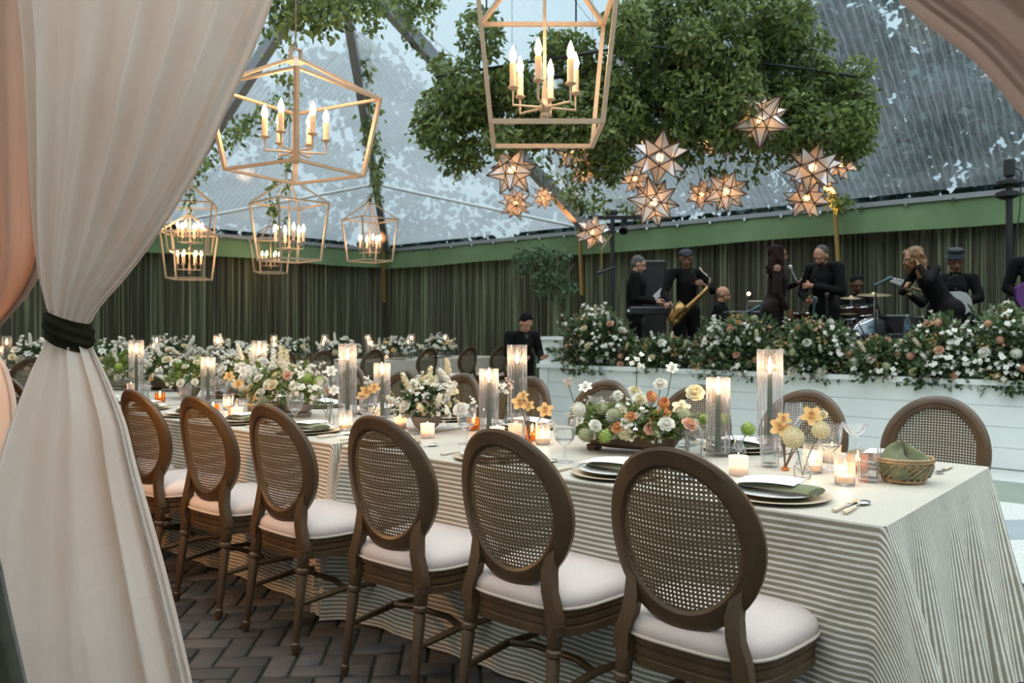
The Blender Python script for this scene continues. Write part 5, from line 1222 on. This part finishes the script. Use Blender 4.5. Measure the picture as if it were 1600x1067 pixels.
def person(label, px, d, phi, J=None, skin='light', outfit='suit', hair=None, z0=SZ, group=None, hat=None, face=(0, 1, -.1), beard=None, glow=None):
    base = cw((px-800)/F*d, d, z0); t = thing('person', label, 'person', base, A-math.radians(phi))
    D = dict(pelvis=(0, 0, .95), waist=(0, .0, 1.10), chest=(0, .02, 1.30), neck=(0, .0, 1.48), head=(0, .03, 1.62), shL=(-.185, 0, 1.42), shR=(.185, 0, 1.42), elL=(-.24, -.03, 1.14), elR=(.24, -.03, 1.14), wrL=(-.25, .06, .89), wrR=(.25, .06, .89),
             hdL=(0, .15, -1), hdR=(0, .15, -1), pnL=(1, 0, 0), pnR=(-1, 0, 0), cuL=.5, cuR=.5, hipL=(-.09, 0, .92), hipR=(.09, 0, .92), knL=(-.11, .03, .50), knR=(.11, .03, .50), anL=(-.12, -.02, .08), anR=(.12, -.02, .08), ftL=(-.15, .13, .03), ftR=(.15, .13, .03))
    D.update(J or {}); G = {k: (V3(v) if isinstance(v, tuple) else v) for k, v in D.items()}
    up = (G['head']-G['neck']).normalized(); hp, M, r, f, u = head_prims(G['head'], face, up)
    B = list(hp) + [(G['neck']-up*.03, .055, G['head']-up*.04, .050)]
    B += [(G['pelvis'], .11, G['waist'], .10), (G['waist'], .10, G['chest'], .115), (G['chest'], .11, G['neck']-V3((0, 0, .06)), .06), (G['shL'], .048, G['shR'], .048)]
    for s, sg in (('L', -1), ('R', 1)):
        B += [(G['sh'+s], .048, G['el'+s], .038), (G['el'+s], .038, G['wr'+s], .026), (G['hip'+s], .085, G['kn'+s], .055), (G['kn'+s], .052, G['an'+s], .036), (G['an'+s], .036, G['ft'+s], .03)]
        B += hand_prims(G['wr'+s], G['hd'+s], G['pn'+s], sg, G['cu'+s])
    body = blob(B, 'body', SK[skin], t, .0085, 2)
    for s in (-1, 1):
        e_ = G['head']+f*.078+r*.031*s+u*.012; g = MB(); g.sphere(e_, .0105, 8, 6); eo = g.build('eye', M_eye, t, smooth=180)
        g = MB(); g.sphere(e_+f*.0072, .006, 8, 6); g.build('pupil', M_pupil, eo, smooth=180)
    if outfit == 'suit':
        K = [(G['pelvis']-V3((0, 0, .06)), .122, G['waist'], .122), (G['waist'], .128, G['chest'], .145), (G['chest'], .14, G['neck']-V3((0, 0, .075)), .075), (G['shL'], .068, G['shR'], .068), (G['chest']+V3((0, 0, .06)), .12, G['chest'], .14)]
        for s in 'LR': K += [(G['sh'+s], .070, G['el'+s], .056), (G['el'+s], .056, G['wr'+s]*.88+G['el'+s]*.12, .040), (G['pelvis'], .11, G['hip'+s], .105)]
        blob(K, 'jacket', M_suit, t, .014, 3)
        cf = V3((0, 1, 0)); sh_ = G['neck']*.5+G['chest']*.5+cf*.095; g = MB(); g.add([G['neck']+V3((-.032, .062, -.01)), G['neck']+V3((.032, .062, -.01)), G['chest']+V3((.004, .150, -.02)), G['chest']+V3((-.004, .150, -.02)), G['neck']+V3((0, .03, -.02)), G['chest']+V3((0, .10, 0))], [(0, 3, 2, 1), (0, 1, 4), (2, 3, 5), (0, 4, 5, 3), (1, 2, 5, 4)]); g.build('shirt', mat('charcoal_shirt', (.035, .034, .036), .8), t, smooth=0)
        g = MB(); c0 = G['neck']-V3((0, 0, .005)); g.lathe([(.062, -.03), (.066, 0), (.062, .03), (.056, .03), (.056, -.03)], 20, c0, up.to_track_quat('Z', 'Y').to_matrix()); g.build('collar', M_trous, t)
        T_ = [(G['pelvis'], .12, G['hipL'], .11), (G['pelvis'], .12, G['hipR'], .11)]
        for s in 'LR': T_ += [(G['hip'+s], .105, G['kn'+s], .075), (G['kn'+s], .075, G['an'+s], .055)]
        blob(T_, 'trousers', M_trous, t, .014, 3)
    else:
        K = [(G['pelvis'], .150, G['waist'], .115), (G['waist'], .115, G['chest'], .130), (G['chest'], .125, G['chest']+V3((0, 0, .06)), .11), (G['shL']-V3((0, 0, .07 if outfit == 'dress' else .01)), .062, G['shR']-V3((0, 0, .07 if outfit == 'dress' else .01)), .062)]
        for s in 'LR': K += [(G['sh'+s]-V3((0, 0, .05 if outfit == 'dress' else .0)), .058, G['el'+s], .048), (G['el'+s], .048, G['wr'+s]*.9+G['el'+s]*.1, .036), (G['pelvis'], .15, G['hip'+s], .14), (G['hip'+s], .135, G['kn'+s], .10), (G['kn'+s], .10, G['an'+s], .12)]
        blob(K, 'dress', M_dress if outfit == 'dress' else mat('black_dress', (.0085, .008, .008), .9, spec=.15), t, .014, 4)
    for s in 'LR': g = []; blob([(G['an'+s], .045, G['ft'+s], .036), (G['ft'+s], .036, G['ft'+s]+(G['ft'+s]-G['an'+s]).normalized()*.05, .03)], 'shoe', M_shoe, t, .012, 2)
    c = G['head']
    if hair == 'short' or hair == 'darkshort':
        blob([('e', c+u*.045-f*.020, (.082, .096, .082), M), ('e', c+u*.0-f*.055, (.074, .055, .075), M)], 'hair', M_greyhair if hair == 'short' else M_dark, t, .01, 2)
    if hair == 'buzz': blob([('e', c+u*.034-f*.022, (.077, .090, .086), M)], 'hair', mat('buzz_hair', (.045, .035, .03), .8), t, .01, 2)
    if hair in ('long', 'curly'):
        K = [('e', c+u*.04-f*.03, (.092, .105, .085), M)]; rr = random.Random(5)
        n_ = 70 if hair == 'long' else 60
        for k in range(n_):
            a = rr.uniform(-2.5, 2.5); q = c - f*.05*math.cos(a) + r*.085*math.sin(a) + u*rr.uniform(-.01, .09); drop = rr.uniform(.12, .34) if hair == 'long' else rr.uniform(.05, .22)
            e_ = q + V3((0, 0, -drop)) + r*.05*math.sin(a)*rr.uniform(.4, 1.6) - f*rr.uniform(.0, .07); mid = (q+e_)/2+V3((rr.uniform(-.02, .02), rr.uniform(-.02, .02), 0))
            if (e_-c).dot(f) > .04: continue
            e_ += V3((rr.gauss(0, .03), rr.gauss(0, .03), 0)); K += [(q, .030, mid, .030), (mid, .030, e_, .020)]
        blob(K, 'hair', M_auburn if hair == 'long' else M_blond, t, .011, 1)
    if beard: blob([('e', c-u*.062+f*.040, (.052, .056, .045), M), ('e', c-u*.04+f*.0, (.068, .055, .045), M)], 'beard', mat('beard_hair', (.03, .02, .015), .85), t, .01, 2)
    if hat == 'cap': blob([('e', c+u*.070-f*.010, (.094, .112, .052), M), (c+u*.062+f*.085-r*.045, .016, c+u*.062+f*.085+r*.045, .016), (c+u*.060+f*.115-r*.025, .012, c+u*.060+f*.115+r*.025, .012)], 'flat_cap', mat('cap_wool', (.016, .018, .022), .9), t, .012, 2)
    if hat == 'hat':
        g = MB(); Mh = u.to_track_quat('Z', 'Y').to_matrix(); g.lathe([(.113, 0), (.113, .008), (.094, .012), (.090, .10), (.075, .112), (.0001, .114)], 24, c+u*.055, Mh); h_ = g.build('fedora_hat', mat('hat_felt', (.014, .014, .016), .8), t)
        for z_ in (.018, .040): g = MB(); g.lathe([(.0945, z_), (.0955, z_+.003), (.094, z_+.010)], 24, c+u*.055, Mh, cap=False); g.build('hat_band', mat('hat_band', (.12, .16, .18), .6), h_)
    return t, G
# keyboard player, looking down to the right
person('grey-haired keyboard player in a black suit looking down at a sheet, left on the stage', 992, 11.6, 100, dict(head=(0, .05, 1.60), wrL=(-.10, .30, 1.10), wrR=(.14, .30, 1.06), elL=(-.24, .02, 1.12), elR=(.25, .02, 1.10), hdL=(.3, 1, 0), hdR=(-.2, 1, -.1), pnL=(0, 0, -1), pnR=(0, 0, -1)), 'light', 'suit', 'short', face=(.05, 1, -.35))
sx_, SG = person('saxophonist in a black suit and flat cap holding a gold tenor saxophone', 1072, 10.9, 165, dict(shL=(-.21, 0, 1.43), shR=(.21, 0, 1.43), elL=(-.36, .05, 1.20), wrL=(-.16, .20, 1.26), hdL=(.8, .3, .25), pnL=(0, -1, -.2), elR=(.34, .05, 1.15), wrR=(.36, .28, 1.02), hdR=(.6, .5, -.1), pnR=(0, -.3, -1), cuL=1.0, cuR=.7, head=(.03, .06, 1.62), chest=(0, .03, 1.30)), 'brown', 'suit', None, hat='cap', face=(.35, 1, -.35))
person('seated musician in black half hidden behind the saxophonist', 1124, 11.9, 110, dict(pelvis=(0, 0, .50), waist=(0, 0, .66), chest=(0, .02, .88), neck=(0, .02, 1.06), head=(0, .05, 1.19), shL=(-.17, 0, 1.0), shR=(.17, 0, 1.0), elL=(-.22, .05, .75), elR=(.22, .05, .75), wrL=(-.12, .30, .68), wrR=(.12, .30, .68), hdL=(0, 1, 0), hdR=(0, 1, 0), pnL=(0, 0, -1), pnR=(0, 0, -1), hipL=(-.1, 0, .48), hipR=(.1, 0, .48), knL=(-.13, .42, .48), knR=(.13, .42, .48), anL=(-.13, .45, .08), anR=(.13, .45, .08), ftL=(-.14, .6, .03), ftR=(.14, .6, .03)), 'tan', 'suit', None, face=(0, 1, -.2))
person('singer with long dark wavy hair in an off-shoulder brown dress holding a microphone', 1213, 10.1, 105, dict(head=(0, .02, 1.60), elL=(-.26, .02, 1.16), wrL=(-.06, .27, 1.26), hdL=(.3, .7, .55), pnL=(.2, -.6, .5), cuL=1.1, elR=(.24, .0, 1.12), wrR=(.22, .12, .92), hdR=(-.1, .25, -1), pelvis=(0, -.04, .95), hipL=(-.1, -.05, .92), hipR=(.1, -.05, .92)), 'brown', 'dress', 'long', face=(0, 1, -.12))
person('bearded bald man in a black suit with folded arm and two microphones', 1288, 9.8, 235, dict(head=(-.02, .09, 1.56), neck=(0, .02, 1.45), chest=(0, .03, 1.28), elL=(-.27, .05, 1.12), elR=(.27, .05, 1.12), wrL=(.02, .22, 1.20), hdL=(1, .1, 0), pnL=(0, -1, 0), wrR=(.06, .24, 1.02), hdR=(-.9, .3, -.1), pnR=(0, -.6, .5), cuL=.9, cuR=1.1), 'tan', 'suit', 'buzz', face=(.1, 1, -.65), beard=True)
seat = dict(pelvis=(0, 0, .60), waist=(0, 0, .76), chest=(0, .03, .96), neck=(0, .03, 1.14), head=(0, .06, 1.28), shL=(-.19, 0, 1.08), shR=(.19, 0, 1.08), elL=(-.26, .08, .84), elR=(.26, .08, .84), wrL=(-.12, .30, .82), wrR=(.14, .32, .80), hdL=(.3, 1, 0), hdR=(-.3, 1, 0), pnL=(0, 0, -1), pnR=(0, 0, -1), cuL=1.0, cuR=1.0, hipL=(-.1, 0, .58), hipR=(.1, 0, .58), knL=(-.20, .40, .55), knR=(.20, .40, .55), anL=(-.2, .45, .08), anR=(.2, .45, .08), ftL=(-.2, .6, .03), ftR=(.2, .6, .03))
person('drummer in black seated behind the cymbals', 1336, 10.9, 185, dict(seat), 'deep', 'suit', 'darkshort', face=(0, 1, -.45))
person('woman with blond curls in a long black dress bending forward, hand to her ear', 1466, 9.3, 262, dict(pelvis=(0, -.10, .92), waist=(0, .00, 1.07), chest=(0, .11, 1.24), neck=(0, .21, 1.40), head=(0, .30, 1.49), shL=(-.17, .16, 1.36), shR=(.17, .16, 1.36), elL=(-.27, .30, 1.22), wrL=(-.12, .32, 1.40), hdL=(.35, .0, 1), pnL=(1, .2, 0), cuL=.4, elR=(.24, .28, 1.12), wrR=(.06, .34, 1.14), hdR=(-.5, .5, .3), pnR=(-1, 0, 0), hipL=(-.11, -.09, .90), hipR=(.11, -.09, .90), knL=(-.11, .02, .48), knR=(.11, .0, .48)), 'tan', 'blackdress', 'curly', face=(0, 1, -.45))
s2 = dict(seat); up_ = .22
for k in s2:
    if isinstance(s2[k], tuple) and k[:2] not in ('hd', 'pn', 'an', 'ft') and k not in ('anL', 'anR'): s2[k] = (s2[k][0], s2[k][1], s2[k][2]+up_)
s2.update(wrR=(.50, .26, 1.10), elR=(.36, .12, 1.00), hdR=(.6, .5, .2), pnR=(0, 0, 1), wrL=(-.04, .26, .98), anL=(-.2, .40, .08), anR=(.2, .40, .08), ftL=(-.2, .52, .03), ftR=(.2, .52, .03))
gt, GG = person('seated guitarist in a black hat with white bands behind the bending woman', 1492, 10.0, 205, s2, 'brown', 'suit', 'darkshort', face=(-.2, 1, -.35), hat='hat')
person('bass player in black at the right edge holding a purple bass', 1618, 9.0, 205, dict(wrL=(-.36, .26, 1.24), elL=(-.32, .03, 1.16), hdL=(-.5, .4, .4), pnL=(0, -.5, .5), wrR=(.06, .20, 1.00), elR=(.27, 0, 1.14), hdR=(-.8, .1, -.3), pnR=(0, -1, 0), cuL=1.0, cuR=.9, head=(0, .05, 1.62)), 'light', 'suit', 'darkshort', face=(.1, 1, -.2))
person('server in black with dark hair passing behind the tables, beside the white planter', 812, 10.6, 150, dict(head=(0, .16, 1.37), neck=(0, .10, 1.25), chest=(0, .06, 1.10), waist=(0, .02, .98), shL=(-.19, .06, 1.20), shR=(.19, .06, 1.20), pelvis=(0, 0, .88), elL=(-.24, .10, .98), elR=(.24, .10, .98), wrL=(-.15, .30, .92), wrR=(.16, .30, .90), hdL=(.2, 1, .1), hdR=(-.2, 1, .1), pnL=(0, 0, 1), pnR=(0, 0, 1)), 'tan', 'suit', 'darkshort', z0=0, face=(0, 1, -.7))

# ================================================================ instruments and gear
def sxp(px, py, d): return pd(px, py, d)
def wthing(name, label, cat, px, d, z=SZ, group=None): return thing(name, label, cat, cw((px-800)/F*d, d, z), 0, group)
M_saxg = mat('sax_brass', (.42, .24, .085), .32, metal=.85, var=.4, scale=60)
sax = wthing('saxophone', 'gold tenor saxophone slung diagonally across the saxophonist', 'saxophone', 1080, 10.6, SZ+.5)
q = lambda px, py, dd=0: pd(px, py, 10.58+dd)
g = MB(); g.tube([q(1107, 447), q(1098, 458), q(1082, 474), q(1066, 490), q(1058, 500)], [.020, .026, .036, .046, .052], 14); g.tube([q(1058, 500), q(1052, 505), q(1050, 499), q(1056, 488), q(1068, 478)], [.052, .056, .062, .072, .088], 14); at(g, sax, 'body', M_saxg)
g = MB(); g.tube([q(1093, 418), q(1097, 424), q(1104, 430), q(1109, 435), q(1109, 441), q(1107, 447)], [.007, .009, .011, .013, .015, .018], 10); at(g, sax, 'neck', mat('sax_neck', (.55, .45, .38), .25, metal=.9))
g = MB()
for k in range(9): t = k/8; c = q(1100-34*t, 456+32*t, -.05); g.lathe([(.017, -.006), (.017, .006)], 10, c, (PI/2-.3, 0, A))
g.tube([q(1104, 452, -.06), q(1062, 492, -.07)], .004, 5); at(g, sax, 'keys', M_saxg)
def mic_stand(label, px, py_top, d, py_base, boom=None, mic=True, tripod=True, r=.010):
    zt = EYE-(py_top-HY)/F*d; o = wthing('microphone_stand', label, 'microphone stand', px, d, SZ, 'microphone stands on the stage'); h = zt-SZ
    g = MB(); g.tube([(0, 0, .05), (0, 0, h)], r, 8); g.build('pole', M_black, o)
    g = MB()
    for k in range(3): a = k*2.09+.5; g.tube([(0, 0, .12), (.24*math.cos(a), .24*math.sin(a), .012)], .008, 6)
    g.build('base', M_black, o)
    tip = V3((0, 0, h))
    if boom: tip = pd(boom[0], boom[1], d)-V3(o.location); g = MB(); g.tube([(0, 0, h), tuple(tip)], .007, 6); g.build('boom', M_black, o)
    if mic:
        dr = V3((CA*mic, SA*mic, .45)).normalized(); g = MB(); g.tube([tip-dr*.02, tip+dr*.13, tip+dr*.15, tip+dr*.20, tip+dr*.215], [.013, .016, .024, .026, .012], 12); g.build('microphone', mat('mic_teal', (.025, .07, .085), .4), o)
    return o
mic_stand('thin black microphone stand in front of the saxophonist', 1107, 428, 10.3, 500, mic=0)
mic_stand('microphone stand before the drum kit with a teal microphone tilted up right', 1368, 445, 9.6, 520, mic=1)
mic_stand('microphone stand holding a long grey microphone left of the singer', 1178, 488, 9.9, 520, boom=(1163, 490), mic=1)
mic_stand('thin black stand left of the bending woman', 1418, 460, 9.9, 520, mic=0)
def handmic(label, px, py, d, dx, dz, m=M_black, L_=.20):
    p = pd(px, py, d); dr = V3((CA*dx, SA*dx, dz)).normalized(); g = MB(); g.tube([-dr*L_, dr*.0, dr*.02, dr*.055, dr*.065], [.011, .015, .024, .026, .012], 12); return tag(g.build('microphone', m, smooth=60, loc=p), label, 'microphone')
handmic('silver handheld microphone raised to the singer\'s mouth', 1237, 422, 9.75, -.45, 1, mat('silver_mic', (.35, .35, .35), .3, metal=.8), .13)
handmic('teal microphone held low by the bearded man', 1273, 472, 9.45, .12, 1, mat('mic_teal', (.025, .07, .085), .4))
handmic('black microphone upright at the bearded man\'s chest', 1292, 466, 9.45, 0, 1)
handmic('black microphone hanging on the boom above the left flower bank', 940, 425, 11.0, -.9, -.35)
# keyboard
kb = wthing('keyboard', 'black stage keyboard on a stand in front of the grey-haired player', 'keyboard', 1020, 11.0)
zk = EYE-(486-HY)/F*11.0-SZ; g = MB(); g.box((0, 0, zk), (.62, .30, .09), (0, 0, A), bev=.01); g.build('body', M_black, kb, smooth=0)
g = MB(); g.box((0, 0, zk+.05), (.58, .13, .012), (0, 0, A)); g.build('keys', mat('key_ivory', (.35, .34, .33), .4), kb, smooth=0)
for s in (-1, 1):
    g = MB(); g.bar((s*.2*CA-.1*SA, s*.2*SA+.1*CA, 0), (-s*.2*CA, -s*.2*SA, zk-.04), .025); g.build('stand_leg', M_black, kb, smooth=0)
g = MB(); c = pd(1043, 478, 10.95); g.box((0, 0, 0), (.11, .07, .045), (0, 0, A), bev=.01); tag(g.build('red_synth', mat('red_plastic', (.40, .03, .03), .4), smooth=0, loc=(c.x, c.y, zk+SZ+.085)), 'small red sound module on the stage keyboard', 'sound module')
def sheet(label, cs, m=M_card):
    P_ = [pd(*c) for c in cs]; g = MB(); n = (P_[1]-P_[0]).cross(P_[3]-P_[0]).normalized()*.004; o = P_[0]; g.add([p-o for p in P_]+[p-o+n for p in P_], [(0, 1, 2, 3), (7, 6, 5, 4), (0, 4, 5, 1), (1, 5, 6, 2), (2, 6, 7, 3), (3, 7, 4, 0)]); return tag(g.build('sheet_music', m, smooth=0, loc=o), label, 'paper')
M_pap = mat('paper_white', (.42, .45, .47), .8)
sheet('white sheet held up by the keyboard player', [(1020, 462, 10.95), (1044, 440, 10.85), (1046, 447, 10.8), (1026, 469, 10.9)], M_pap); sheet('white sheet lying left of the stage keyboard', [(980, 484, 11.0), (999, 480, 11.2), (1000, 486, 11.1), (981, 487, 10.95)], M_pap)
def speaker(label, px0, px1, py0, d, z0=SZ, py1=None):
    w_ = (px1-px0)/F*d; zt = EYE-(py0-HY)/F*d; zb = z0 if py1 is None else EYE-(py1-HY)/F*d; o = wthing('loudspeaker', label, 'speaker', (px0+px1)/2, d, z0); g = MB(); g.box((0, 0, (zt+zb)/2-z0), (w_, .35, zt-zb), (0, 0, A), bev=.02); g.build('cabinet', M_black, o, smooth=30)
    g = MB(); f_ = V3((SA, -CA, 0)); g.box(f_*.178+V3((0, 0, (zt+zb)/2-z0)), (w_*.86, .012, (zt-zb)*.9), (0, 0, A)); g.build('grille', mat('speaker_grille', (.02, .018, .018), .7), o, smooth=0)
    if py1 is not None: g = MB(); g.tube([(0, 0, 0), (0, 0, zb-z0)], .03, 8); g.build('pole', M_black, o)
    return o
speaker('tall black loudspeaker behind the keyboard player', 1004, 1037, 408, 12.1); speaker('black monitor amplifier at the feet of the bending woman', 1420, 1446, 494, 9.6)
speaker('low black equipment case left of the singer', 1134, 1184, 486, 10.9); speaker('low black equipment case right of the drums', 1376, 1410, 492, 10.6)
# drum kit
dk = wthing('drum_kit', 'drum kit with two brass cymbals right of the bearded man', 'drum kit', 1340, 10.3)
def cym(px, py, r, nm='cymbal'):
    p = pd(px, py, 10.25)-V3(dk.location); g = MB(); g.lathe([(r, 0), (r*.5, .012), (r*.18, .02), (r*.12, .035), (.0005, .04)], 28, p, (.12, .06, 0)); g.build(nm, mat('cymbal_brass', (.50, .40, .24), .3, metal=.8), dk)
    g = MB(); g.tube([(p.x, p.y, 0), tuple(p)], .010, 6); g.build('cymbal_stand', M_chrome, dk)
cym(1366, 461, .20); cym(1330, 466, .13); cym(1325, 490, .12)
def drum(px, py, r, h, up_=True):
    p = pd(px, py, 10.35)-V3(dk.location); rot = (.15, 0, 0) if up_ else (PI/2, 0, A); g = MB(); g.lathe([(r, 0), (r, h)], 26, p, rot); b = g.build('drum', mat('drum_shell', (.05, .02, .015), .35), dk)
    for z_ in (0, h-.012): g = MB(); g.lathe([(r+.004, z_), (r+.008, z_+.006), (r+.004, z_+.014)], 26, p, rot); g.build('hoop', M_chrome, b)
drum(1345, 492, .16, .12); drum(1322, 498, .14, .16); drum(1255, 500, .10, .10); drum(1345, 530, .26, .35, False)
g = MB(); c = lambda px, py: tuple(pd(px, py, 10.0)-V3(dk.location))
g.tube([c(1336, 494), c(1350, 522)], .009, 6); g.tube([c(1343, 508), c(1364, 499)], .009, 6); g.tube([c(1370, 483), c(1372, 504)], .009, 6); g.build('chrome_bracket', M_chrome, dk)
# white electric guitar
gu = wthing('electric_guitar', 'white electric guitar with its headstock showing left of the bending woman', 'guitar', 1500, 9.75, SZ+.5)
q = lambda px, py, dd=0: pd(px, py, 9.75+dd)
def slab(pts, th, m, name, parent, dd=0):
    P_ = [q(*p) for p in pts]; n = V3((SA, -CA, 0))*th; k = len(P_); g = MB(); g.add(P_+[p+n for p in P_], [tuple(range(k))[::-1], tuple(range(k, 2*k))]+[(i, (i+1) % k, (i+1) % k+k, i+k) for i in range(k)]); at(g, parent, name, m, smooth=40)
M_gw = mat('guitar_white', (.50, .50, .48), .35)
slab([(1482, 456), (1496, 455), (1507, 458), (1514, 466), (1516, 475), (1512, 486), (1504, 492), (1496, 493), (1488, 490), (1482, 482), (1478, 470)], .045, M_gw, 'body', gu)
slab([(1390, 440), (1394, 436), (1415, 441), (1425, 447), (1422, 452), (1410, 448)], .02, M_gw, 'headstock', gu)
g = MB(); g.bar(q(1420, 448), q(1488, 470), .045, .02); at(g, gu, 'neck', mat('maple', (.25, .14, .06), .5))
g = MB()
for i in range(6): g.lathe([(.008, 0), (.008, .018)], 8, q(1395+4*i, 436+i*.9, -.01))
at(g, gu, 'tuning_pegs', M_chrome)
ba = wthing('bass_guitar', 'purple bass guitar at the right edge of the stage', 'guitar', 1605, 8.7, SZ+.4); M_pur = mat('purple_lacquer', (.085, .02, .12), .25)
q = lambda px, py, dd=0: pd(px, py, 8.72+dd)
slab([(1584, 450), (1600, 440), (1640, 425), (1660, 470), (1640, 500), (1610, 498), (1592, 482), (1584, 468)], .045, M_pur, 'body', ba)
g = MB(); g.bar(q(1630, 460), q(1740, 380), .05, .02); at(g, ba, 'neck', mat('maple', (.25, .14, .06), .5))
# lighting stands
ls = wthing('lighting_stand', 'black lighting T-bar stand left of the keyboard player', 'lighting stand', 957, 11.4, SZ); h = EYE-(340-HY)/F*11.4-SZ
g = MB(); g.tube([(0, 0, 0), (0, 0, h)], .030, 10); g.build('pole', M_black, ls); g = MB(); q0 = pd(940, 424, 11.0)-V3(ls.location); g.tube([(0, 0, h*.9), tuple(q0+V3((0, 0, .30))), tuple(q0+V3((0, 0, .03)))], .009, 6); g.build('microphone_arm', mat('brass_pole', (0.30, 0.19, 0.06), .4), ls); g = MB(); g.bar((-.34*CA, -.34*SA, h), (.40*CA, .40*SA, h), .05); g.build('crossbar', M_black, ls, smooth=0)
for x, nm in ((-.02, 'top'), (.16, 'lamp')):
    g = MB(); c0 = V3((x*CA, x*SA, h+(.07 if nm == 'top' else -.14)))
    if nm == 'top': g.box(c0, (.20, .08, .07), (0, 0, A), bev=.02)
    else: g.bar(V3((x*CA, x*SA, h)), c0, .10, .03); g.lathe([(.045, 0), (.06, .10), (.052, .10), (.04, .02)], 14, c0, (2.2, .3, A))
    g.build('spotlight', M_black, ls, smooth=40)
g = MB(); g.tube([(0, 0, h), (-.05*CA, -.05*SA, h-.2), (.02, 0, h-.7), (0, .03, .3)], .008, 6); g.build('cable', M_black, ls)
l2 = wthing('lighting_stand', 'black lighting stand with a stacked fixture at the far right', 'lighting stand', 1577, 9.4, SZ); h = EYE-(262-HY)/F*9.4-SZ
g = MB(); g.tube([(0, 0, 0), (0, 0, h)], .036, 10); g.build('pole', M_black, l2); g = MB(); g.box((0, 0, h), (.10, .10, .22), (0, 0, A), bev=.02); g.build('fixture_head', M_black, l2)
g = MB(); g.lathe([(.05, 0), (.11, .03), (.11, .07), (.06, .09)], 16, (-.02, 0, h-.22)); g.lathe([(.05, 0), (.12, .03), (.12, .08), (.07, .10)], 16, (-.02, 0, h-.36)); g.build('fixture_yoke', M_black, l2)
g = MB(); g.tube([(.05, 0, h), (.14*CA, .14*SA, h-.05), (.12*CA, .12*SA, h-.5), (.04, 0, h-1.0)], .007, 6); g.build('cable', M_black, l2)
# bottles
def bottle(px, py, d, label):
    p = pd(px, py, d); g = MB(); g.lathe([(.030, 0), (.033, .01), (.033, .13), (.014, .18), (.013, .20)], 16); o = g.build('water_bottle', glass_mat('bottle_plastic', tint=(.75, .88, .95), haze=.2) if 'bottle_plastic' not in MATS else MATS['bottle_plastic'], loc=(p.x, p.y, SZ)); o.location.z = p.z; tag(o, label, 'bottle')
    g = MB(); g.lathe([(.0335, .05), (.0335, .10)], 16, cap=False); g.build('bottle_label', mat('blue_label', (.10, .22, .32), .5), o); g = MB(); g.lathe([(.015, .20), (.015, .22), (.0001, .221)], 12); g.build('cap', M_card, o); return o
for px, d, lb in ((1418, 9.5, 'clear water bottle by the thin stand left of the bending woman'), (1573, 9.2, 'clear water bottle at the foot of the right lighting stand')):
    o = bottle(px, 521, d, lb); bx = thing('flight_case', 'low black case under the '+lb[12:], 'case', (o.location.x, o.location.y, SZ)); hh = o.location.z-SZ-.001; g = MB(); g.box((0, 0, hh/2), (.34, .30, hh), (0, 0, A), bev=.01); g.build('box', M_black, bx, smooth=0)
cl = wthing('clip_light', 'tiny warm clip light on a music stand left of the singer', 'lamp', 1172, 11.2); zc = EYE-(459-HY)/F*11.2-SZ
g = MB(); g.tube([(0, 0, 0), (0, 0, zc-.12), (-.02, 0, zc-.03)], .008, 6); g.build('pole', M_black, cl); g = MB(); g.sphere((-.02, 0, zc), .022, 10, 8); g.build('bulb', M_starbulb, cl, smooth=180)
g = MB(); g.box((.08*CA, .08*SA, zc-.16), (.22, .02, .14), (.5, 0, A)); g.build('desk', mat('paper_stand', (.30, .30, .24), .7), cl, smooth=0)
